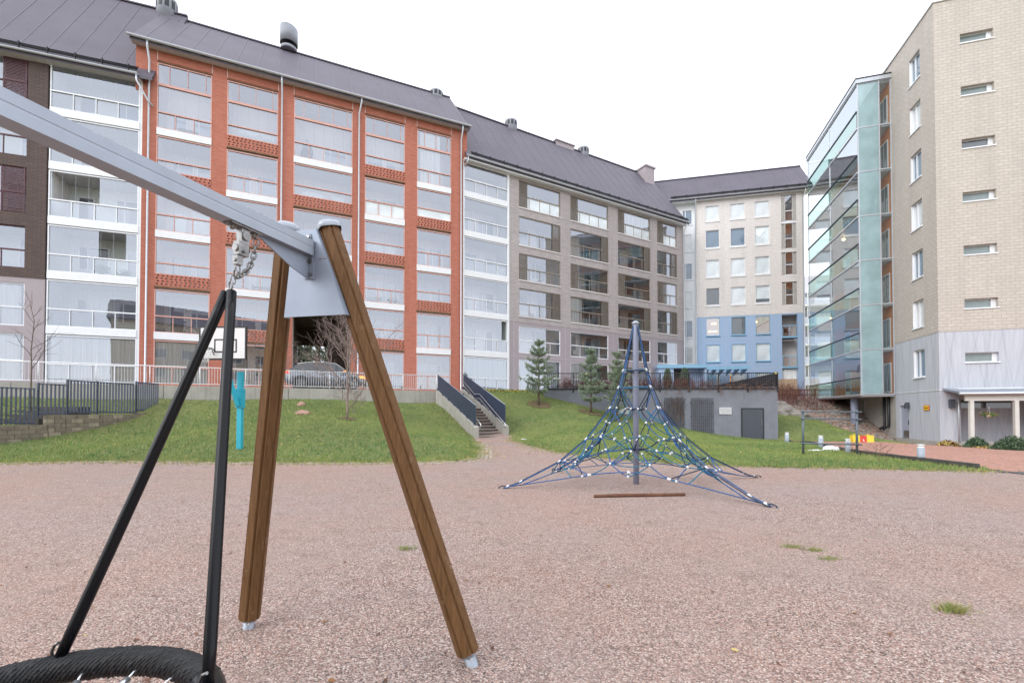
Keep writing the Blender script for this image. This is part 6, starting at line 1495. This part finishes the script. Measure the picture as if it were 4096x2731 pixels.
# ------------------------------------------------------------------ entrance canopy, pergola, porch, wooden fence, bamboo screen
en = thing('entrance_porch', 'light blue flat-roofed entrance porch at the inner corner of the blue block', 'porch', (14.0, 42.6, 3.0), R(-4))
b = MB(); b.box(-.2, 4.4, -.1, 3.4, 2.75, 3.0); b.box(-.25, 4.45, -.15, -.1, 2.72, 3.06, 1); b.build('canopy', M('blue_panel', 'sky_blue_paint'), en)
b = MB(); b.box(-.1, 1.3, 0, .2, 0, 2.75); b.box(-.1, .1, .2, 3.2, 0, 2.75); b.build('wall', M('blue_panel'), en); b = MB(); b.box(4.15, 4.35, 0, 3.2, 0, 2.75); b.box(2.9, 4.15, 1.2, 1.4, 0, 2.75); b.build('wall', M('blue_panel'), en)
b = MB(); b.box(1.3, 2.9, 1.6, 1.7, 0, 2.7); b.build('door', M('inner_dark'), en)
pg = thing('awning', 'pale blue slatted awning bracketed out over the blue ground floor windows', 'awning', (18.9, 44.6, 5.75), R(-12.9))
b = MB(); b.box(-.3, 4.3, -.1, .0, .0, .32); b.box(-.3, 4.3, 0, 1.9, .25, .3)
for i in range(7): b.prism([(-.1+i*.7, 0, 0), (-.1+i*.7, 2.5, -.45), (-.1+i*.7, 2.5, .2), (-.1+i*.7, 0, .24)], (.05, 0, 0))
b.build('slats', M('sky_blue_paint'), pg)
# a door and green shutters under the awning seen through the railing
b = MB(); quad(b, .92, 1.9, -.04, 3.1, 5.5); o = bp('ground_door', b, ['sky_blue_paint'], C)
wf = thing('timber_fence', 'low brown post and rail timber fence on the bank before the bamboo screen', 'fence', (24.0, 42.6, 2.95), R(-8))
b = MB(); b.box(-4.5, 4.5, -.03, .03, .62, .74); b.box(-4.5, 4.5, -.03, .03, .18, .28); b.build('rail', M('timber_brown'), wf)
for i in range(7): b = MB(); b.box(-4.4+i*1.45, -4.28+i*1.45, -.05, .05, -.6, .82); b.build('post', M('timber_brown'), wf)
wf2 = thing('timber_fence', 'very low brown timber rail above the yellow ground cover right of the stairs', 'fence', (-1.9, 33.3, 2.95), math.atan(.56))
b = MB(); b.box(-1.0, 7.8, -.03, .03, .12, .20); b.build('rail', M('timber_brown'), wf2)
for i in range(6): b = MB(); b.box(-.95+i*1.7, -.86+i*1.7, -.04, .04, -.2, .24); b.build('post', M('timber_brown'), wf2)
bs = thing('bamboo_screen', 'tan bamboo screen standing behind the timber fence under a white curtain', 'screen', (27.35, 44.6, 3.0), math.atan(-.2286))
b = MB()
for i in range(34): b.box(-.85, .85, -.02, .02, .1+i*.052, .14+i*.052)
for x in (-.6, 0, .6): b.box(x-.015, x+.015, -.03, .03, .1, 1.85)
b.build('slats', M('bamboo'), bs)
sp = thing('striped_pole', 'thin red and yellow striped pole behind the black railing', 'pole', (17.3, 35.6, 3.0))
for i in range(9): b = MB(); b.tube([(0, 0, i*.17), (0, 0, (i+1)*.17)], .045, 8); b.build('band', M('red_plastic' if i % 2 else 'yellow_plastic'), sp)
# porch on the right face of the tower
po = thing('porch', 'grey-roofed porch with cream posts before the dark ground floor at the right edge', 'porch', (25.0, 26.3, -.5), math.atan(-.296))
def pl_(x, y, z): return (x, y, z)
b = MB(); b.hexa([(.15, -1.45, 3.02), (14, -1.45, 3.02), (14, 0, 3.28), (.15, 0, 3.28), (.15, -1.45, 3.14), (14, -1.45, 3.14), (14, 0, 3.40), (.15, 0, 3.40)]); b.build('roof', M('galvanised'), po)
b = MB(); b.tube([(.1, -1.53, 3.02), (14, -1.53, 3.02)], .07, 8); b.tube([(.2, -1.25, 3.28), (14, -1.25, 3.28)], .03, 6); b.tube([(.2, -1.0, 3.33), (14, -1.0, 3.33)], .03, 6); b.build('gutter', M('gutter_metal'), po)
b = MB(); b.box(.5, 14, -1.3, -1.18, 2.62, 3.0); b.build('fascia_beam', M('porch_wood'), po)
for x in (.78, 2.72, 4.66, 6.6, 8.5): b = MB(); b.box(x-.09, x+.09, -1.33, -1.15, -.3, 2.62); b.build('post', M('porch_wood'), po)
b = MB(); b.box(5.2, 14, .5, .6, .0, 2.7); b.build('back_wall', M('inner_dark'), po)
b = MB(); b.box(1.0, 14, -1.5, 1.7, -.35, .05); b.build('floor', M('pavers_red'), po)
hb = thing('hanging_basket', 'hanging flower basket with red and yellow blooms under the porch roof', 'hanging basket', tw(1.87, .7)+(1.32,))
b = MB(); [b.tube([(0, 0, .42), (.14*math.cos(a), .14*math.sin(a), .04)], .006, 3) for a in (0, 2.1, 4.2)]; b.ball((0, 0, .42), .04, 6); b.build('hanger', M('white_paint'), hb)
b = MB(); b.lathe([(.07, -.12), (.15, .0), (.15, .03)], n=12); b.build('bowl', M('white_paint'), hb)
g = np.random.default_rng(2); n = 260; Pp = g.normal(0, 1, (n, 3))*np.array([.15, .15, .06])+np.array([0, 0, .05]); d = g.normal(0, 1, (n, 3)); d /= np.linalg.norm(d, axis=1)[:, None]; s = np.cross(d, g.normal(0, 1, (n, 3))); s /= np.linalg.norm(s, axis=1)[:, None]
v = np.empty((n*3, 3)); v[0::3] = Pp-s*.03; v[1::3] = Pp+s*.03; v[2::3] = Pp+d*.09
link('flowers', np_mesh('flowers', v, np.arange(n*3).reshape(n, 3), ['leaf_green', 'leaf_yellow', 'red_plastic'], False, g.choice(3, n, p=[.72, .18, .10])), hb)
# ------------------------------------------------------------------ weeds: the tufts that can be counted
def tuft(x, y, r, h, n, lab, mats, seed):
    global rng
    rng = np.random.default_rng(seed); P = np.stack([rng.normal(0, r, n), rng.normal(0, r*.5, n), np.zeros(n)], 1); o = link('grass_tuft', blades(P, h, .006, mats, 'grass_tuft', (rng.uniform(0, 1, n) < .35).astype(int), 1.5)); o.location = (x, y, .004); tag(o, lab, 'grass tuft')
tuft(3.14, 3.22, .055, .06, 260, 'largest yellow-green grass tuft alone on the gravel at the lower right', ['grass_dry', 'grass_blade'], 1)
tuft(3.10, 4.64, .05, .04, 120, 'green tuft of the pair on the gravel right of centre, the right-hand one', ['grass_blade', 'grass_dry'], 2)
tuft(2.94, 4.75, .05, .04, 120, 'green tuft of the pair on the gravel right of centre, the left-hand one', ['grass_blade', 'grass_dry'], 3)
tuft(3.06, 4.36, .05, .035, 110, 'single green tuft just nearer than the pair of tufts on the gravel', ['grass_blade', 'grass_dry'], 4)
tuft(-1.09, 4.68, .05, .04, 120, 'small green tuft on the gravel left of the right swing post', ['grass_blade', 'grass_dry'], 5)
# ------------------------------------------------------------------ things kept on the balconies
def on_facade(Fo, x, y, z): c, s = math.cos(Fo.rotation_euler.z), math.sin(Fo.rotation_euler.z); return (Fo.location.x+x*c-y*s, Fo.location.y+x*s+y*c, z)
def bicycle(Fo, x, z, lab):
    t = thing('bicycle', lab, 'bicycle', on_facade(Fo, x, .6, z), Fo.rotation_euler.z)
    for q in (0, 1.02):
        b = MB(); b.tube([(q+.33*math.cos(2*math.pi*i/24), 0, .34+.33*math.sin(2*math.pi*i/24)) for i in range(24)], .018, 5, closed=True)
        for i in range(8): b.tube([(q, 0, .34), (q+.32*math.cos(i*math.pi/4), 0, .34+.32*math.sin(i*math.pi/4))], .004, 3)
        b.build('wheel', M('dark_item'), t)
    b = MB(); [b.tube(p, .018, 6) for p in ([(0, 0, .34), (.15, 0, .80), (.62, 0, .82), (.42, 0, .32), (.15, 0, .74)], [(.42, 0, .32), (1.02, 0, .34), (.62, 0, .82)])]; b.build('frame', M('dark_item'), t)
    b = MB(); b.tube([(.15, 0, .80), (.10, 0, .98)], .014, 5); b.tube([(.1, -.25, .98), (.1, .25, .98)], .014, 5); b.build('handlebar', M('dark_item'), t)
    b = MB(); b.box(.55, .75, -.07, .07, .92, .97); b.tube([(.62, 0, .82), (.64, 0, .92)], .014, 5); b.build('saddle', M('dark_item'), t)
bicycle(B, 1.35, 6.05, 'bicycle parked behind balcony glass on the second storey of the red block')
def chair(Fo, x, z, lab, mt_='dark_item', y=.8):
    t = thing('balcony_chair', lab, 'chair', on_facade(Fo, x, y, z), Fo.rotation_euler.z+.4)
    b = MB(); b.box(-.24, .24, -.24, .24, .42, .46); b.build('seat', M(mt_), t); b = MB(); b.box(-.24, .24, .20, .25, .46, .9); b.build('backrest', M(mt_), t)
    for i, j in ((-1, -1), (1, -1), (1, 1), (-1, 1)): b = MB(); b.tube([(.21*i, .21*j, 0), (.21*i, .21*j, .42)], .015, 4); b.build('leg', M(mt_), t)
def table(Fo, x, z, lab, mt_='dark_item'):
    t = thing('balcony_table', lab, 'table', on_facade(Fo, x, .9, z)); b = MB(); b.lathe([(.32, .70), (.32, .73)], n=16); b.build('table_top', M(mt_), t); b = MB(); b.tube([(-.25, 0, 0), (.2, 0, .7)], .015, 4); b.tube([(.25, 0, 0), (-.2, 0, .7)], .015, 4); b.build('leg', M(mt_), t)
chair(B, 2.4, 18.15, 'black chair on the top balcony of the first bay of the red block'); table(B, 1.8, 18.15, 'dark round table on the top balcony of the first bay of the red block')
# egg chair
t = thing('egg_chair', 'dark hanging egg chair on the top balcony above the passage in the red block', 'chair', on_facade(B, 8.7, .8, 18.15), 0)
b = MB()
for i in range(10): a = math.pi*i/10; b.tube([(.42*math.cos(a)*math.sin(q*math.pi/10), .42*math.sin(a)*math.sin(q*math.pi/10), .95-.58*math.cos(q*math.pi/10)) for q in range(11)], .014, 4)
b.ball((0, 0, .8), .40, 10, 0, (1, 1, .8)); b.build('basket', M('dark_item'), t); b = MB(); b.tube([(0, .5, 0), (0, .55, 1.6), (0, .3, 1.95), (0, 0, 1.9), (0, 0, 1.5)], .02, 6); b.build('stand', M('dark_item'), t)
# ladder and bench
t = thing('step_ladder', 'white step ladder behind glass in the second bay of the red block', 'ladder', on_facade(B, 4.75, .5, 9.0), B.rotation_euler.z)
b = MB(); b.tube([(0, 0, 0), (.08, .2, 1.9)], .02, 4); b.tube([(.45, 0, 0), (.38, .2, 1.9)], .02, 4); [b.tube([(.01+.01*i, .025*i, .22*i+.2), (.44-.01*i, .025*i, .22*i+.2)], .018, 4) for i in range(8)]; b.build('rungs', M('white_frame'), t)
t = thing('balcony_bench', 'dark bench beside the step ladder in the second bay of the red block', 'bench', on_facade(B, 5.6, .9, 9.0), B.rotation_euler.z)
b = MB(); b.box(-.05, 1.2, -.2, .2, .4, .45); b.box(-.05, 1.2, .18, .22, .6, .75); b.box(0, .06, -.18, .2, 0, .75); b.box(1.08, 1.14, -.18, .2, 0, .75); b.build('seat', M('dark_item'), t)
# plants
def plant(Fo, x, z, r, h, lab, seed, mats=('leaf_green', 'leaf_green')):
    g = np.random.default_rng(seed); n = 240; Pp = g.normal(0, 1, (n, 3))*np.array([r, .12, h*.25])+np.array([0, 0, h*.75]); d = g.normal(0, 1, (n, 3)); d[:, 2] = abs(d[:, 2])*.8; d /= np.linalg.norm(d, axis=1)[:, None]; s = np.cross(d, g.normal(0, 1, (n, 3))); s /= np.linalg.norm(s, axis=1)[:, None]
    v = np.empty((n*3, 3)); v[0::3] = Pp-s*.035; v[1::3] = Pp+s*.035; v[2::3] = Pp+d*.14
    t = thing('potted_plant', lab, 'plant', on_facade(Fo, x, .5, z)); link('leaves', np_mesh('leaves', v, np.arange(n*3).reshape(n, 3), list(mats), False, (g.uniform(0, 1, n) < .3).astype(int)), t)
    b = MB(); b.lathe([(.10, 0), (.14, h*.5)], n=10); b.build('pot', M('cap_grey'), t)
plant(B, 13.2, 9.05, .5, .55, 'green plants in a row on the third storey balcony of the fourth red bay', 1); plant(B, 14.6, 9.05, .16, .6, 'white-flowered plant on the third storey balcony of the fourth red bay', 2, ('leaf_green', 'bag_white'))
plant(A, -2.0, 9.1, .18, .7, 'green plant with long leaves on a balcony of the white stack', 3); plant(A, -1.0, 9.1, .22, .5, 'pale green plant right of the long-leaved one on the white stack', 4)
chair(G, 6.9, 9.0, 'dark chair on the lower louvred balcony nearest the white stack of the grey block'); table(G, 7.6, 12.1, 'dark table behind glass on the grey block, third louvred row')
chair(G, 11.0, 6.2, 'black chair on the white-framed balcony behind the middle pine'); table(G, 10.6, 6.2, 'black round table on the white-framed balcony behind the middle pine')
chair(G, 8.3, 6.2, 'dark armchair on the white-framed balcony behind the nearest pine'); chair(C, 8.9, 9.4, 'dark chair on the upper blue balcony', y=.7)

# ------------------------------------------------------------------ litter of leaves and twigs on the gravel; paver edging at the lawn foot
g = np.random.default_rng(77); n = 210; y = 2.1+g.uniform(0, 1, n)**1.4*10; x = g.uniform(-1.15, 1.15, n)*y; a = g.uniform(0, 6.28, n); sz = g.uniform(.006, .019, n); v = np.empty((n*4, 3))
for i, (p, q) in enumerate(((-1, -.5), (.9, -.6), (1.1, .5), (-.8, .6))): v[i::4] = np.stack([x+sz*(p*np.cos(a)-q*np.sin(a)), y+sz*(p*np.sin(a)+q*np.cos(a)), .004+g.uniform(0, .012, n)], 1)
struct(link('leaf_litter', np_mesh('leaf_litter', v, np.arange(n*4).reshape(n, 4), ['log_bark', 'rust', 'leaf_yellow'], False, g.choice(3, n, p=[.6, .3, .1]))), 'stuff')
b = MB(); g = random.Random(8); pl = LAWNS['left'][:12]
for (x0, y0), (x1, y1) in zip(pl[:-1], pl[1:]):
    L = math.hypot(x1-x0, y1-y0); k = int(L/.19); nx, ny = (y1-y0)/L, -(x1-x0)/L
    for i in range(k):
        for r_ in range(4 if x0 > -4 else 2):
            if g.random() < .25: continue
            t = (i+.5*(r_ % 2))/k; o_ = .05+.14*r_; px, py = x0+(x1-x0)*t+nx*o_, y0+(y1-y0)*t+ny*o_; z = H(px, py)-.02+g.uniform(-.004, .006); c_, s_ = (x1-x0)/L, (y1-y0)/L
            q = [(px+c_*u-s_*w, py+s_*u+c_*w) for u, w in ((-.085, -.055), (.085, -.055), (.085, .055), (-.085, .055))]; b.hexa([(a_, c2, z) for a_, c2 in q]+[(a_, c2, z+.034) for a_, c2 in q], g.choice((0, 0, 1)))
pm('paver_grey', (.40, .34, .30), .9, 0, .15, 6); pm('paver_tan', (.47, .39, .31), .9, 0, .15, 6)
struct(b.build('paver_edging', M('paver_grey', 'paver_tan')))
